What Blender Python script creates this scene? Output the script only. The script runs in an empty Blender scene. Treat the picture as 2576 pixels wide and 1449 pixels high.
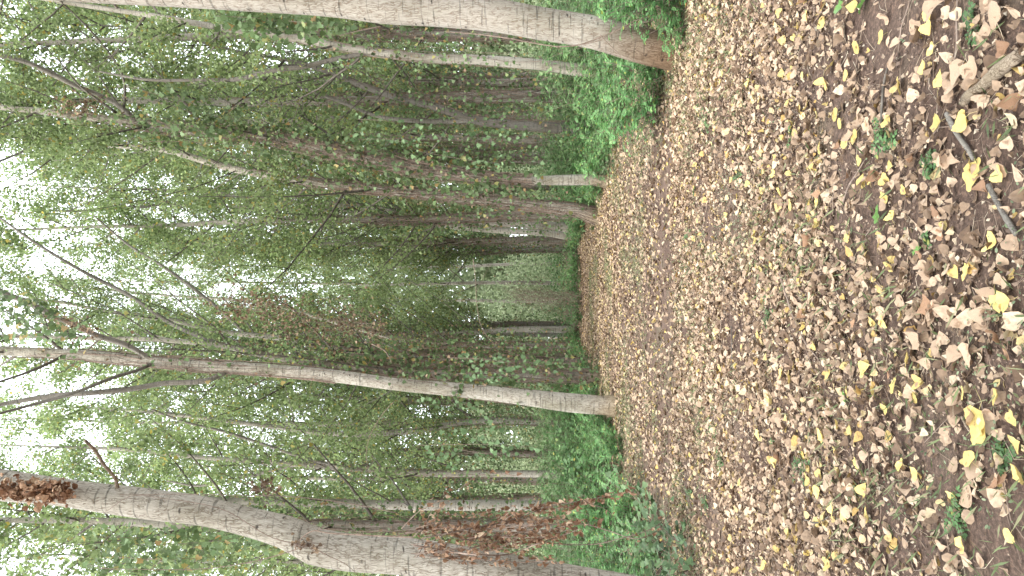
import bpy, math, random
import numpy as np
from mathutils import Vector, Matrix

PI = math.pi
rng = np.random.default_rng(11)
random.seed(11)
scene = bpy.context.scene
COL = scene.collection

# ------------------------------------------------------------------ camera
CAM_H, PITCH, FPX = 1.5, math.radians(2.43), 1932.0      # the phone was held on its side: world up is picture left
F = np.array([0, math.cos(PITCH), math.sin(PITCH)])
U = np.array([0, -math.sin(PITCH), math.cos(PITCH)])
R = np.array([1.0, 0, 0])
cam_data = bpy.data.cameras.new('camera')
cam_data.sensor_width = 36.0
cam_data.lens = 36.0 * FPX / 2576.0
cam_data.clip_start = 0.05
cam_data.clip_end = 500
cam = bpy.data.objects.new('camera', cam_data)
COL.objects.link(cam)
M = Matrix.Identity(4)
for i in range(3):
    M[i][0] = -U[i]; M[i][1] = R[i]; M[i][2] = -F[i]
M[2][3] = CAM_H
cam.matrix_world = M
scene.camera = cam

# ------------------------------------------------------------------ light
SUN_EL, SUN_AZ = math.radians(62), math.radians(215)      # azimuth from +Y, clockwise
world = bpy.data.worlds.new('World')
scene.world = world
world.use_nodes = True
wn = world.node_tree
sky = wn.nodes.new('ShaderNodeTexSky')
sky.sky_type = 'NISHITA'
sky.sun_disc = False
sky.sun_elevation = SUN_EL
sky.sun_rotation = SUN_AZ
sky.air_density = 1.0
sky.dust_density = 6.0
sky.ozone_density = 0.6
cloud = wn.nodes.new('ShaderNodeMixRGB')                    # thin white overcast in front of the blue
ctc = wn.nodes.new('ShaderNodeTexCoord'); cnz = wn.nodes.new('ShaderNodeTexNoise')
cnz.inputs['Scale'].default_value = 3.0; cnz.inputs['Detail'].default_value = 6
wn.links.new(ctc.outputs['Generated'], cnz.inputs['Vector'])
cmr = wn.nodes.new('ShaderNodeMapRange'); cmr.inputs['From Min'].default_value = 0.3; cmr.inputs['From Max'].default_value = 0.6
cmr.inputs['To Min'].default_value = 0.62; cmr.inputs['To Max'].default_value = 0.97
wn.links.new(cnz.outputs['Fac'], cmr.inputs['Value']); wn.links.new(cmr.outputs['Result'], cloud.inputs['Fac'])
wn.links.new(sky.outputs['Color'], cloud.inputs['Color1']); cloud.inputs['Color2'].default_value = (8.6, 9.2, 9.8, 1)
wn.links.new(cloud.outputs['Color'], wn.nodes['Background'].inputs['Color'])
wn.nodes['Background'].inputs['Strength'].default_value = 0.15
sun_data = bpy.data.lights.new('sun', 'SUN')
sun_data.energy = 2.6
sun_data.angle = math.radians(32)
sun_data.color = (1.0, 0.95, 0.87)
sun = bpy.data.objects.new('sun', sun_data)
COL.objects.link(sun)
sd = Vector((math.sin(SUN_AZ) * math.cos(SUN_EL), math.cos(SUN_AZ) * math.cos(SUN_EL), math.sin(SUN_EL)))
sun.rotation_euler = sd.to_track_quat('Z', 'Y').to_euler()
scene.view_settings.view_transform = 'Standard'
scene.view_settings.look = 'None'
scene.view_settings.gamma = 1.0
scene.view_settings.exposure = 1.8
scene.cycles.max_bounces = 8
scene.cycles.diffuse_bounces = 4
scene.cycles.transmission_bounces = 5
scene.cycles.volume_bounces = 0
scene.cycles.use_denoising = True

# ------------------------------------------------------------------ helpers
def ray(px, py):
    return F - (px - 1288.0) / FPX * U + (724.5 - py) / FPX * R

def at(px, py, Y):
    """Point at world depth Y seen at a spot of the 2576-wide photograph."""
    d = ray(px, py)
    k = Y / d[1]
    return np.array([0, 0, CAM_H]) + d * k

def on_ground(px, py):
    d = ray(px, py)
    k = -CAM_H / d[2]
    p = np.array([0, 0, CAM_H]) + d * k
    p[2] = gz(p[0], p[1])
    return p

def gz(x, y):
    x = np.asarray(x, float); y = np.asarray(y, float)
    z = 0.018 * np.sin(1.7 * x + 0.6 * y) + 0.014 * np.sin(0.9 * y - 2.3 * x + 1.0) + 0.006 * np.sin(5.1 * x + 3.3 * y)
    return z + 0.05 * np.clip((np.abs(x + 0.2) - 2.6) / 2.0, 0, 1)

class MB:
    """Collects vertex/face blocks and links them as one mesh object."""
    def __init__(s):
        s.v = []; s.f = []; s.m = []; s.n = 0
    def add(s, v, f, mat=0):
        v = np.asarray(v, float).reshape(-1, 3)
        for ff in (f if isinstance(f, list) else [f]):
            ff = np.asarray(ff, np.int64)
            s.f.append(ff + s.n)
            s.m.append(np.full(len(ff), mat, np.int32))
        s.v.append(v); s.n += len(v)
    def build(s, name, mats, parent=None, loc=(0, 0, 0), smooth=False):
        me = bpy.data.meshes.new(name)
        v = np.concatenate(s.v)
        loops = np.concatenate([f.ravel() for f in s.f])
        tot = np.concatenate([np.full(len(f), f.shape[1], np.int64) for f in s.f])
        start = np.concatenate([[0], np.cumsum(tot)[:-1]])
        me.vertices.add(len(v)); me.vertices.foreach_set('co', v.astype(np.float32).ravel())
        me.loops.add(len(loops)); me.loops.foreach_set('vertex_index', loops.astype(np.int32))
        me.polygons.add(len(tot)); me.polygons.foreach_set('loop_start', start.astype(np.int32))
        me.polygons.foreach_set('loop_total', tot.astype(np.int32))
        mi = np.concatenate(s.m)
        me.polygons.foreach_set('material_index', mi)
        if smooth:
            me.polygons.foreach_set('use_smooth', np.ones(len(tot), bool))
        me.update(calc_edges=True)
        for m in (mats if isinstance(mats, (list, tuple)) else [mats]):
            me.materials.append(m)
        o = bpy.data.objects.new(name, me)
        COL.objects.link(o)
        o.location = loc
        if parent is not None:
            o.parent = parent
        return o

def tag(o, label, cat=None, group=None, kind=None):
    if label: o['label'] = label
    if cat: o['category'] = cat
    if group: o['group'] = group
    if kind: o['kind'] = kind
    return o

def thing(name, label, cat, loc=(0, 0, 0), rz=0, group=None, scale=None):
    o = bpy.data.objects.new(name, None)
    COL.objects.link(o)
    o.empty_display_size = 0.2
    o.location = loc
    o.rotation_euler = (0, 0, rz)
    if scale is not None: o.scale = scale
    return tag(o, label, cat, group)

def copy_thing(src, label, loc, rz, scale, group):
    r = src.copy()
    COL.objects.link(r)
    r.location = loc; r.rotation_euler = (0, 0, rz); r.scale = scale
    r['label'] = label; r['group'] = group
    for ch in src.children:
        c = ch.copy(); COL.objects.link(c); c.parent = r
    return r

def smooth_path(P, rad, n):
    """Catmull-Rom through points with radii -> n samples."""
    P = np.asarray(P, float); rad = np.asarray(rad, float)
    Q = np.column_stack([P, rad])
    if len(Q) == 2:
        t = np.linspace(0, 1, n)[:, None]
        S = Q[0] * (1 - t) + Q[1] * t
        return S[:, :3], S[:, 3]
    seg = np.linalg.norm(np.diff(P, axis=0), axis=1)
    cum = np.concatenate([[0], np.cumsum(seg)])
    dl = np.diff(Q, axis=0) / np.maximum(seg, 1e-9)[:, None]
    w = np.concatenate([[seg[0]], seg]); w2 = np.concatenate([seg, [seg[-1]]])
    d0 = np.vstack([dl[:1], dl]); d1 = np.vstack([dl, dl[-1:]])
    tan = (d0 * w2[:, None] + d1 * w[:, None]) / (w + w2)[:, None]      # slope by chord length: no loops beside short segments
    out = []
    for u in np.linspace(0, cum[-1], n):
        i = max(min(np.searchsorted(cum, u, side='right') - 1, len(seg) - 1), 0)
        h = max(seg[i], 1e-9); t = (u - cum[i]) / h
        out.append((2 * t ** 3 - 3 * t * t + 1) * Q[i] + (t ** 3 - 2 * t * t + t) * h * tan[i] + (3 * t * t - 2 * t ** 3) * Q[i + 1] + (t ** 3 - t * t) * h * tan[i + 1])
    S = np.array(out)
    return S[:, :3], np.maximum(S[:, 3], 0.0008)

def tube(mb, P, rad, ns=6, mat=0, bump=0.0, caps=True, g=rng):
    P = np.asarray(P, float); rad = np.asarray(rad, float)
    n = len(P)
    T = np.gradient(P, axis=0)
    T /= np.linalg.norm(T, axis=1)[:, None] + 1e-12
    ref = np.array([1.0, 0, 0]) if abs(T[0][0]) < 0.8 else np.array([0, 1.0, 0])
    a = ref - (T @ ref)[:, None] * T
    a /= np.linalg.norm(a, axis=1)[:, None] + 1e-12
    b = np.cross(T, a)
    th = np.arange(ns) * 2 * PI / ns
    rr = rad[:, None] * np.ones(ns)[None]
    if bump:
        ph = g.uniform(0, 6.28, 6)
        zz = np.linspace(0, 1, n)[:, None] * n * 0.25
        rr = rr * (1 + bump * (np.sin(2 * th + ph[0] + zz) + 0.6 * np.sin(3 * th + ph[1] - 0.7 * zz) + 0.8 * np.sin(1.7 * zz + ph[2]) + 0.35 * np.sin(7 * th + ph[3] + 0.2 * zz)))
    V = P[:, None, :] + rr[:, :, None] * (np.cos(th)[None, :, None] * a[:, None, :] + np.sin(th)[None, :, None] * b[:, None, :])
    i = np.arange(n - 1)[:, None] * ns; j = np.arange(ns)[None]; j2 = (j + 1) % ns
    Fq = np.stack([i + j, i + j2, i + ns + j2, i + ns + j], -1).reshape(-1, 4)
    V = V.reshape(-1, 3)
    if caps:
        V = np.vstack([V, P[0], P[-1] + T[-1] * rad[-1] * 0.6])
        k = np.arange(ns)
        c0 = np.column_stack([np.full(ns, n * ns), (k + 1) % ns, k])
        c1 = np.column_stack([np.full(ns, n * ns + 1), (n - 1) * ns + k, (n - 1) * ns + (k + 1) % ns])
        mb.add(V, [Fq, np.vstack([c0, c1])], mat)
    else:
        mb.add(V, Fq, mat)

# leaf templates: columns are (across, along); z comes from fold / curl per leaf
def T_kite():
    return np.array([[0, 0], [0.42, 0.38], [0, 1.0], [-0.42, 0.38]]), np.array([[0, 1, 2], [0, 2, 3]])
def T_delta():      # poplar leaf, broad base and pointed tip
    p = [[0, 0.02], [0.30, -0.04], [0.50, 0.16], [0.47, 0.38], [0.27, 0.68], [0, 1.0], [-0.27, 0.68], [-0.47, 0.38], [-0.50, 0.16], [-0.30, -0.04],
         [0, 0.35], [0, 0.68]]
    f = [[0, 1, 10], [1, 2, 10], [2, 3, 10], [3, 4, 10], [4, 11, 10], [4, 5, 11], [5, 6, 11], [6, 7, 10], [6, 10, 11], [7, 8, 10], [8, 9, 10], [9, 0, 10]]
    return np.array(p), np.array(f)
def T_lobed():      # vine leaf with pointed lobes
    p = [[0, 0], [0.28, -0.12], [0.34, 0.12], [0.62, 0.28], [0.32, 0.50], [0.28, 0.66], [0, 1.0], [-0.28, 0.66], [-0.32, 0.50], [-0.62, 0.28], [-0.34, 0.12], [-0.28, -0.12], [0, 0.42]]
    f = [[k, (k + 1) % 12, 12] for k in range(12)]
    return np.array(p), np.array(f)
def T_oval():
    p = [[0, 0], [0.24, 0.25], [0.26, 0.65], [0, 1.0], [-0.26, 0.65], [-0.24, 0.25]]
    return np.array(p), np.array([[0, 1, 2, 3], [0, 3, 4, 5]])
KITE, DELTA, LOBED, OVAL = T_kite(), T_delta(), T_lobed(), T_oval()

def unit(a):
    return a / (np.linalg.norm(a, axis=-1, keepdims=True) + 1e-12)

def leaves(mb, tpl, P, D, N, size, fold=0.15, curl=0.0, mat=0, g=rng, width=1.0, crumple=0.0):
    """Leaf cards at P, growing along D, facing N."""
    V, Fc = tpl
    n = len(P)
    if n == 0: return
    D = unit(D); W = unit(np.cross(D, N)); N = np.cross(W, D)
    size = np.broadcast_to(size, (n,)); fold = np.broadcast_to(fold, (n,)); curl = np.broadcast_to(curl, (n,))
    x = V[:, 0][None] * width; y = V[:, 1][None]
    z = fold[:, None] * np.abs(x) + curl[:, None] * (y - 0.45) ** 2 + 0 * x
    if crumple:
        z = z + g.normal(0, crumple, (n, V.shape[0]))
    c = P[:, None] + size[:, None, None] * (x[..., None] * W[:, None] + y[..., None] * D[:, None] + z[..., None] * N[:, None])
    Ff = (np.arange(n)[:, None, None] * len(V) + Fc[None]).reshape(-1, Fc.shape[1])
    mb.add(c.reshape(-1, 3), Ff, mat)

# ------------------------------------------------------------------ materials
def new_mat(name):
    m = bpy.data.materials.new(name); m.use_nodes = True
    nt = m.node_tree
    for n in list(nt.nodes): nt.nodes.remove(n)
    return m, nt, nt.nodes.new, nt.links.new

def ramp(nt, stops):
    r = nt.nodes.new('ShaderNodeValToRGB')
    e = r.color_ramp.elements
    while len(e) > 1: e.remove(e[-1])
    e[0].position = stops[0][0]; e[0].color = (*stops[0][1], 1)
    for p, c in stops[1:]:
        q = e.new(p); q.color = (*c, 1)
    return r

def leaf_mat(name, stops, trans=0.4, tint=0.25, rough=0.55, veins=False):
    m, nt, N, L = new_mat(name)
    geo = N('ShaderNodeNewGeometry'); oi = N('ShaderNodeObjectInfo')
    r = ramp(nt, stops)
    L(geo.outputs['Random Per Island'], r.inputs['Fac'])
    tc = N('ShaderNodeTexCoord'); nz = N('ShaderNodeTexNoise')
    nz.inputs['Scale'].default_value = 60.0 if veins else 1.4
    L(tc.outputs['Object'], nz.inputs['Vector'])
    mr = N('ShaderNodeMapRange'); mr.inputs['From Min'].default_value = 0.3; mr.inputs['From Max'].default_value = 0.7
    mr.inputs['To Min'].default_value = 1 - tint; mr.inputs['To Max'].default_value = 1 + tint
    L(nz.outputs['Fac'], mr.inputs['Value'])
    mo = N('ShaderNodeMapRange'); mo.inputs['To Min'].default_value = 0.8; mo.inputs['To Max'].default_value = 1.2
    L(oi.outputs['Random'], mo.inputs['Value'])
    mu = N('ShaderNodeMath'); mu.operation = 'MULTIPLY'
    L(mr.outputs['Result'], mu.inputs[0]); L(mo.outputs['Result'], mu.inputs[1])
    src = r.outputs['Color']
    if veins:      # brown blotches of decay
        n5 = N('ShaderNodeTexNoise'); n5.inputs['Scale'].default_value = 38; n5.inputs['Detail'].default_value = 3
        gp_ = N('ShaderNodeNewGeometry'); L(gp_.outputs['Position'], n5.inputs['Vector'])
        m5 = N('ShaderNodeMapRange'); m5.inputs['From Min'].default_value = 0.60; m5.inputs['From Max'].default_value = 0.68; m5.inputs['To Max'].default_value = 0.6
        L(n5.outputs['Fac'], m5.inputs['Value'])
        x5 = N('ShaderNodeMixRGB'); x5.inputs['Color2'].default_value = (0.2, 0.11, 0.055, 1)
        L(m5.outputs['Result'], x5.inputs['Fac']); L(src, x5.inputs['Color1']); src = x5.outputs['Color']
    vm = N('ShaderNodeVectorMath'); vm.operation = 'SCALE'
    L(src, vm.inputs[0]); L(mu.outputs[0], vm.inputs['Scale'])
    b = N('ShaderNodeBsdfPrincipled'); b.inputs['Roughness'].default_value = rough
    b.inputs['Specular IOR Level'].default_value = 0.35
    t = N('ShaderNodeBsdfTranslucent')
    L(vm.outputs[0], b.inputs['Base Color']); L(vm.outputs[0], t.inputs['Color'])
    mx = N('ShaderNodeMixShader'); mx.inputs['Fac'].default_value = trans
    o = N('ShaderNodeOutputMaterial')
    L(b.outputs[0], mx.inputs[1]); L(t.outputs[0], mx.inputs[2]); L(mx.outputs[0], o.inputs['Surface'])
    return m

def bark_mat(name, pale, groove, foot, scale=1.0, scars=True, foot_h=0.9, groove_w=0.09):
    m, nt, N, L = new_mat(name)
    tc = N('ShaderNodeTexCoord'); oi = N('ShaderNodeObjectInfo')
    def mapping(s, src=None):
        k = N('ShaderNodeMapping'); k.inputs['Scale'].default_value = s
        L(src or tc.outputs['Object'], k.inputs['Vector']); return k
    wob = N('ShaderNodeTexNoise'); wob.inputs['Scale'].default_value = 9; wob.inputs['Detail'].default_value = 4
    L(tc.outputs['Object'], wob.inputs['Vector'])
    add = N('ShaderNodeMixRGB'); add.blend_type = 'LINEAR_LIGHT'; add.inputs['Fac'].default_value = 0.035
    L(tc.outputs['Object'], add.inputs['Color1']); L(wob.outputs['Color'], add.inputs['Color2'])
    v = N('ShaderNodeTexVoronoi'); v.feature = 'DISTANCE_TO_EDGE'; v.inputs['Scale'].default_value = 1.0
    L(mapping((56 * scale, 56 * scale, 5.5 * scale), add.outputs['Color']).outputs[0], v.inputs['Vector'])
    cr = N('ShaderNodeMapRange'); cr.inputs['From Min'].default_value = 0.0; cr.inputs['From Max'].default_value = groove_w
    L(v.outputs['Distance'], cr.inputs['Value'])
    brk = N('ShaderNodeTexNoise'); brk.inputs['Scale'].default_value = 1; brk.inputs['Detail'].default_value = 3
    L(mapping((22, 22, 9)).outputs[0], brk.inputs['Vector'])
    bk = N('ShaderNodeMapRange'); bk.inputs['From Min'].default_value = 0.42; bk.inputs['From Max'].default_value = 0.6
    L(brk.outputs['Fac'], bk.inputs['Value'])
    crm = N('ShaderNodeMath'); crm.operation = 'MAXIMUM'
    bk2 = N('ShaderNodeMath'); bk2.operation = 'MULTIPLY'; bk2.inputs[1].default_value = 0.85
    L(bk.outputs['Result'], bk2.inputs[0]); L(cr.outputs['Result'], crm.inputs[0]); L(bk2.outputs[0], crm.inputs[1])
    fine = N('ShaderNodeTexNoise'); fine.inputs['Scale'].default_value = 1; fine.inputs['Detail'].default_value = 8
    fine.inputs['Roughness'].default_value = 0.75
    L(mapping((60, 60, 16)).outputs[0], fine.inputs['Vector'])
    big = N('ShaderNodeTexNoise'); big.inputs['Scale'].default_value = 2.2; big.inputs['Detail'].default_value = 5
    L(mapping((1, 1, 0.45)).outputs[0], big.inputs['Vector'])
    # cross bands, the ring marks of smooth poplar bark
    band = N('ShaderNodeTexNoise'); band.inputs['Scale'].default_value = 1; band.inputs['Detail'].default_value = 3
    L(mapping((2.5, 2.5, 34)).outputs[0], band.inputs['Vector'])
    bm = N('ShaderNodeMapRange'); bm.inputs['From Min'].default_value = 0.58; bm.inputs['From Max'].default_value = 0.66
    bm.inputs['To Min'].default_value = 1.0; bm.inputs['To Max'].default_value = 0.5
    L(band.outputs['Fac'], bm.inputs['Value'])
    c = N('ShaderNodeMixRGB'); c.inputs['Color1'].default_value = (*groove, 1); c.inputs['Color2'].default_value = (*pale, 1)
    gm = N('ShaderNodeMath'); gm.operation = 'MULTIPLY'
    gb = N('ShaderNodeMapRange'); gb.inputs['From Min'].default_value = 0.25; gb.inputs['From Max'].default_value = 0.6; gb.inputs['To Min'].default_value = 0.45
    L(fine.outputs['Fac'], gb.inputs['Value'])
    L(crm.outputs[0], gm.inputs[0]); L(gb.outputs['Result'], gm.inputs[1]); L(gm.outputs[0], c.inputs['Fac'])
    k = N('ShaderNodeMixRGB'); k.blend_type = 'MULTIPLY'; k.inputs['Fac'].default_value = 1
    br = ramp(nt, [(0.3, (0.60, 0.58, 0.50)), (0.5, (0.94, 0.92, 0.88)), (0.7, (1.12, 1.1, 1.08))])
    L(big.outputs['Fac'], br.inputs['Fac'])
    L(c.outputs['Color'], k.inputs['Color1']); L(br.outputs['Color'], k.inputs['Color2'])
    k2 = N('ShaderNodeVectorMath'); k2.operation = 'SCALE'; L(k.outputs['Color'], k2.inputs[0]); L(bm.outputs['Result'], k2.inputs['Scale'])
    last = k2.outputs[0]
    if scars:
        v2 = N('ShaderNodeTexVoronoi'); v2.inputs['Scale'].default_value = 1.0; v2.inputs['Randomness'].default_value = 1
        L(mapping((4.2, 4.2, 11.0), add.outputs['Color']).outputs[0], v2.inputs['Vector'])
        n2 = N('ShaderNodeMath'); n2.operation = 'ADD'
        L(v2.outputs['Distance'], n2.inputs[0])
        f2 = N('ShaderNodeMath'); f2.operation = 'MULTIPLY'; f2.inputs[1].default_value = 0.16
        L(fine.outputs['Fac'], f2.inputs[0]); L(f2.outputs[0], n2.inputs[1])
        s2 = N('ShaderNodeMapRange'); s2.inputs['From Min'].default_value = 0.15; s2.inputs['From Max'].default_value = 0.25
        L(n2.outputs[0], s2.inputs['Value'])
        c2 = N('ShaderNodeMixRGB'); c2.inputs['Color1'].default_value = (0.06, 0.05, 0.042, 1)
        L(s2.outputs['Result'], c2.inputs['Fac']); L(last, c2.inputs['Color2']); last = c2.outputs['Color']
    if foot:
        sp = N('ShaderNodeSeparateXYZ'); L(tc.outputs['Object'], sp.inputs[0])
        a = N('ShaderNodeMath'); a.operation = 'MULTIPLY_ADD'; a.inputs[1].default_value = 0.9; a.inputs[2].default_value = -0.45
        L(big.outputs['Fac'], a.inputs[0])
        q = N('ShaderNodeMath'); q.operation = 'ADD'; L(sp.outputs['Z'], q.inputs[0]); L(a.outputs[0], q.inputs[1])
        fm = N('ShaderNodeMapRange'); fm.inputs['From Min'].default_value = 0.1; fm.inputs['From Max'].default_value = foot_h
        fm.interpolation_type = 'SMOOTHSTEP'
        L(q.outputs[0], fm.inputs['Value'])
        fcol = N('ShaderNodeMixRGB'); fcol.blend_type = 'MULTIPLY'; fcol.inputs['Fac'].default_value = 1; fcol.inputs['Color2'].default_value = (*foot, 1)
        L(last, fcol.inputs['Color1'])
        c3 = N('ShaderNodeMixRGB'); L(fm.outputs['Result'], c3.inputs['Fac']); L(fcol.outputs['Color'], c3.inputs['Color1']); L(last, c3.inputs['Color2']); last = c3.outputs['Color']
    ob = N('ShaderNodeMapRange'); ob.inputs['To Min'].default_value = 0.82; ob.inputs['To Max'].default_value = 1.12
    L(oi.outputs['Random'], ob.inputs['Value'])
    fin = N('ShaderNodeVectorMath'); fin.operation = 'SCALE'; L(last, fin.inputs[0]); L(ob.outputs['Result'], fin.inputs['Scale'])
    b = N('ShaderNodeBsdfPrincipled'); b.inputs['Roughness'].default_value = 0.85; b.inputs['Specular IOR Level'].default_value = 0.2
    L(fin.outputs[0], b.inputs['Base Color'])
    hm = N('ShaderNodeMath'); hm.operation = 'MULTIPLY_ADD'; hm.inputs[1].default_value = 0.35
    L(fine.outputs['Fac'], hm.inputs[0]); L(crm.outputs[0], hm.inputs[2])
    bp = N('ShaderNodeBump'); bp.inputs['Strength'].default_value = 0.7; bp.inputs['Distance'].default_value = 0.006
    L(hm.outputs[0], bp.inputs['Height']); L(bp.outputs[0], b.inputs['Normal'])
    o = N('ShaderNodeOutputMaterial'); L(b.outputs[0], o.inputs['Surface'])
    return m

def plain_mat(name, c1, c2, scale=20, rough=0.85):
    m, nt, N, L = new_mat(name)
    tc = N('ShaderNodeTexCoord'); nz = N('ShaderNodeTexNoise'); nz.inputs['Scale'].default_value = scale; nz.inputs['Detail'].default_value = 5
    L(tc.outputs['Object'], nz.inputs['Vector'])
    r = ramp(nt, [(0.3, c1), (0.7, c2)]); L(nz.outputs['Fac'], r.inputs['Fac'])
    geo = N('ShaderNodeNewGeometry'); mr = N('ShaderNodeMapRange'); mr.inputs['To Min'].default_value = 0.65; mr.inputs['To Max'].default_value = 1.35
    L(geo.outputs['Random Per Island'], mr.inputs['Value'])
    vm = N('ShaderNodeVectorMath'); vm.operation = 'SCALE'; L(r.outputs['Color'], vm.inputs[0]); L(mr.outputs['Result'], vm.inputs['Scale'])
    b = N('ShaderNodeBsdfPrincipled'); b.inputs['Roughness'].default_value = rough; b.inputs['Specular IOR Level'].default_value = 0.25
    L(vm.outputs[0], b.inputs['Base Color'])
    bp = N('ShaderNodeBump'); bp.inputs['Strength'].default_value = 0.5; bp.inputs['Distance'].default_value = 0.004
    L(nz.outputs['Fac'], bp.inputs['Height']); L(bp.outputs[0], b.inputs['Normal'])
    o = N('ShaderNodeOutputMaterial'); L(b.outputs[0], o.inputs['Surface'])
    return m

PALE = (0.42, 0.40, 0.355)
M_BARK = bark_mat('pale_furrowed_bark', PALE, (0.16, 0.13, 0.10), (0.70, 0.60, 0.48), 1.0, True, 0.7, 0.16)
M_BARKA = bark_mat('deep_furrowed_bark', (0.42, 0.395, 0.35), (0.21, 0.165, 0.13), (0.42, 0.30, 0.21), 0.9, True, 1.15, 0.17)
M_BARKF = bark_mat('grey_poplar_bark', (0.33, 0.31, 0.275), (0.17, 0.15, 0.12), (0.6, 0.5, 0.4), 0.7, True, 0.7, 0.06)
M_LIMB = bark_mat('grey_limb_bark', (0.21, 0.195, 0.175), (0.09, 0.075, 0.065), None, 1.2, True, 0.7, 0.06)
M_WHITE = bark_mat('whitish_limb_bark', (0.5, 0.49, 0.46), (0.25, 0.23, 0.2), None, 0.8, True, 0.7, 0.05)
M_TWIG = plain_mat('dark_twig', (0.055, 0.047, 0.038), (0.15, 0.13, 0.11), 14)
M_VINESTEM = plain_mat('brown_vine_stem', (0.12, 0.085, 0.065), (0.27, 0.205, 0.165), 25)
M_STICK = bark_mat('weathered_stick_bark', (0.33, 0.27, 0.21), (0.11, 0.075, 0.05), None, 1.8, False)
M_CANOPY = leaf_mat('poplar_leaf_green', [(0, (0.11, 0.16, 0.055)), (0.5, (0.21, 0.275, 0.11)), (0.93, (0.29, 0.36, 0.17)), (0.96, (0.30, 0.26, 0.06)), (1, (0.34, 0.28, 0.08))], 0.58, 0.3)
M_VINE = leaf_mat('vine_leaf_green', [(0, (0.075, 0.11, 0.04)), (0.55, (0.125, 0.185, 0.075)), (0.9, (0.18, 0.27, 0.12)), (0.95, (0.36, 0.30, 0.10)), (1, (0.30, 0.18, 0.08))], 0.4, 0.3)
M_LOCUST = leaf_mat('locust_leaf_green', [(0, (0.07, 0.165, 0.055)), (0.6, (0.12, 0.26, 0.09)), (0.97, (0.19, 0.34, 0.12)), (1, (0.4, 0.36, 0.06))], 0.35, 0.22)
M_UNDER = leaf_mat('undergrowth_leaf_green', [(0, (0.065, 0.13, 0.05)), (0.7, (0.125, 0.225, 0.085)), (0.97, (0.18, 0.29, 0.12)), (1, (0.35, 0.3, 0.07))], 0.35, 0.3)
M_LITTER = leaf_mat('dead_leaf_tan', [(0, (0.11, 0.065, 0.04)), (0.2, (0.21, 0.14, 0.09)), (0.5, (0.375, 0.262, 0.178)), (0.75, (0.50, 0.365, 0.255)), (0.87, (0.54, 0.435, 0.31)), (0.96, (0.50, 0.38, 0.15)), (1, (0.42, 0.25, 0.08))], 0.14, 0.22, 0.65, True)
M_LITY = leaf_mat('fallen_leaf_yellow', [(0, (0.50, 0.34, 0.09)), (0.5, (0.64, 0.48, 0.16)), (1, (0.68, 0.57, 0.28))], 0.22, 0.12, 0.5, True)
M_RUST = leaf_mat('dead_leaf_rust', [(0, (0.15, 0.075, 0.042)), (0.5, (0.29, 0.16, 0.092)), (0.85, (0.42, 0.27, 0.17)), (1, (0.52, 0.40, 0.28))], 0.2, 0.25, 0.6, True)
M_DRY = leaf_mat('dull_dry_leaf', [(0, (0.10, 0.065, 0.04)), (0.5, (0.19, 0.125, 0.08)), (0.85, (0.28, 0.20, 0.13)), (1, (0.36, 0.27, 0.18))], 0.25, 0.25, 0.7)
M_GREENLEAF = leaf_mat('fallen_leaf_green', [(0, (0.10, 0.22, 0.05)), (1, (0.16, 0.30, 0.08))], 0.25, 0.15, 0.5, True)
M_GRASS = leaf_mat('short_grass', [(0, (0.09, 0.12, 0.05)), (0.5, (0.15, 0.19, 0.08)), (1, (0.28, 0.27, 0.15))], 0.3, 0.25)
M_MOSS = leaf_mat('creeping_plant', [(0, (0.07, 0.095, 0.05)), (0.5, (0.14, 0.18, 0.095)), (1, (0.24, 0.28, 0.17))], 0.25, 0.3)
M_STRAW = leaf_mat('dry_straw', [(0, (0.10, 0.065, 0.048)), (0.5, (0.23, 0.16, 0.115)), (0.85, (0.40, 0.31, 0.225)), (1, (0.48, 0.42, 0.32))], 0.1, 0.2)

M_FARWOOD = leaf_mat('sunlit_distant_foliage', [(0, (0.18, 0.23, 0.12)), (0.6, (0.28, 0.34, 0.19)), (1, (0.38, 0.43, 0.28))], 0.5, 0.2)  # leaf greens brightened in the colour for the sunlit far clearing

def soil_mat():
    m, nt, N, L = new_mat('brown_soil')
    tc = N('ShaderNodeTexCoord')
    n1 = N('ShaderNodeTexNoise'); n1.inputs['Scale'].default_value = 1.3; n1.inputs['Detail'].default_value = 6
    n2 = N('ShaderNodeTexNoise'); n2.inputs['Scale'].default_value = 55; n2.inputs['Detail'].default_value = 9; n2.inputs['Roughness'].default_value = 0.75
    L(tc.outputs['Object'], n1.inputs['Vector']); L(tc.outputs['Object'], n2.inputs['Vector'])
    r1 = ramp(nt, [(0.35, (0.095, 0.062, 0.048)), (0.55, (0.135, 0.092, 0.072)), (0.75, (0.125, 0.112, 0.075))])
    r2 = ramp(nt, [(0.3, (0.3, 0.3, 0.3)), (0.52, (0.9, 0.9, 0.9)), (0.68, (1.9, 1.8, 1.7))])
    L(n1.outputs['Fac'], r1.inputs['Fac']); L(n2.outputs['Fac'], r2.inputs['Fac'])
    k = N('ShaderNodeMixRGB'); k.blend_type = 'MULTIPLY'; k.inputs['Fac'].default_value = 1
    L(r1.outputs['Color'], k.inputs['Color1']); L(r2.outputs['Color'], k.inputs['Color2'])
    b = N('ShaderNodeBsdfPrincipled'); b.inputs['Roughness'].default_value = 0.95; b.inputs['Specular IOR Level'].default_value = 0.15
    L(k.outputs['Color'], b.inputs['Base Color'])
    bp = N('ShaderNodeBump'); bp.inputs['Strength'].default_value = 0.9; bp.inputs['Distance'].default_value = 0.012
    L(n2.outputs['Fac'], bp.inputs['Height']); L(bp.outputs[0], b.inputs['Normal'])
    o = N('ShaderNodeOutputMaterial'); L(b.outputs[0], o.inputs['Surface'])
    return m
M_SOIL = soil_mat()

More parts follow.
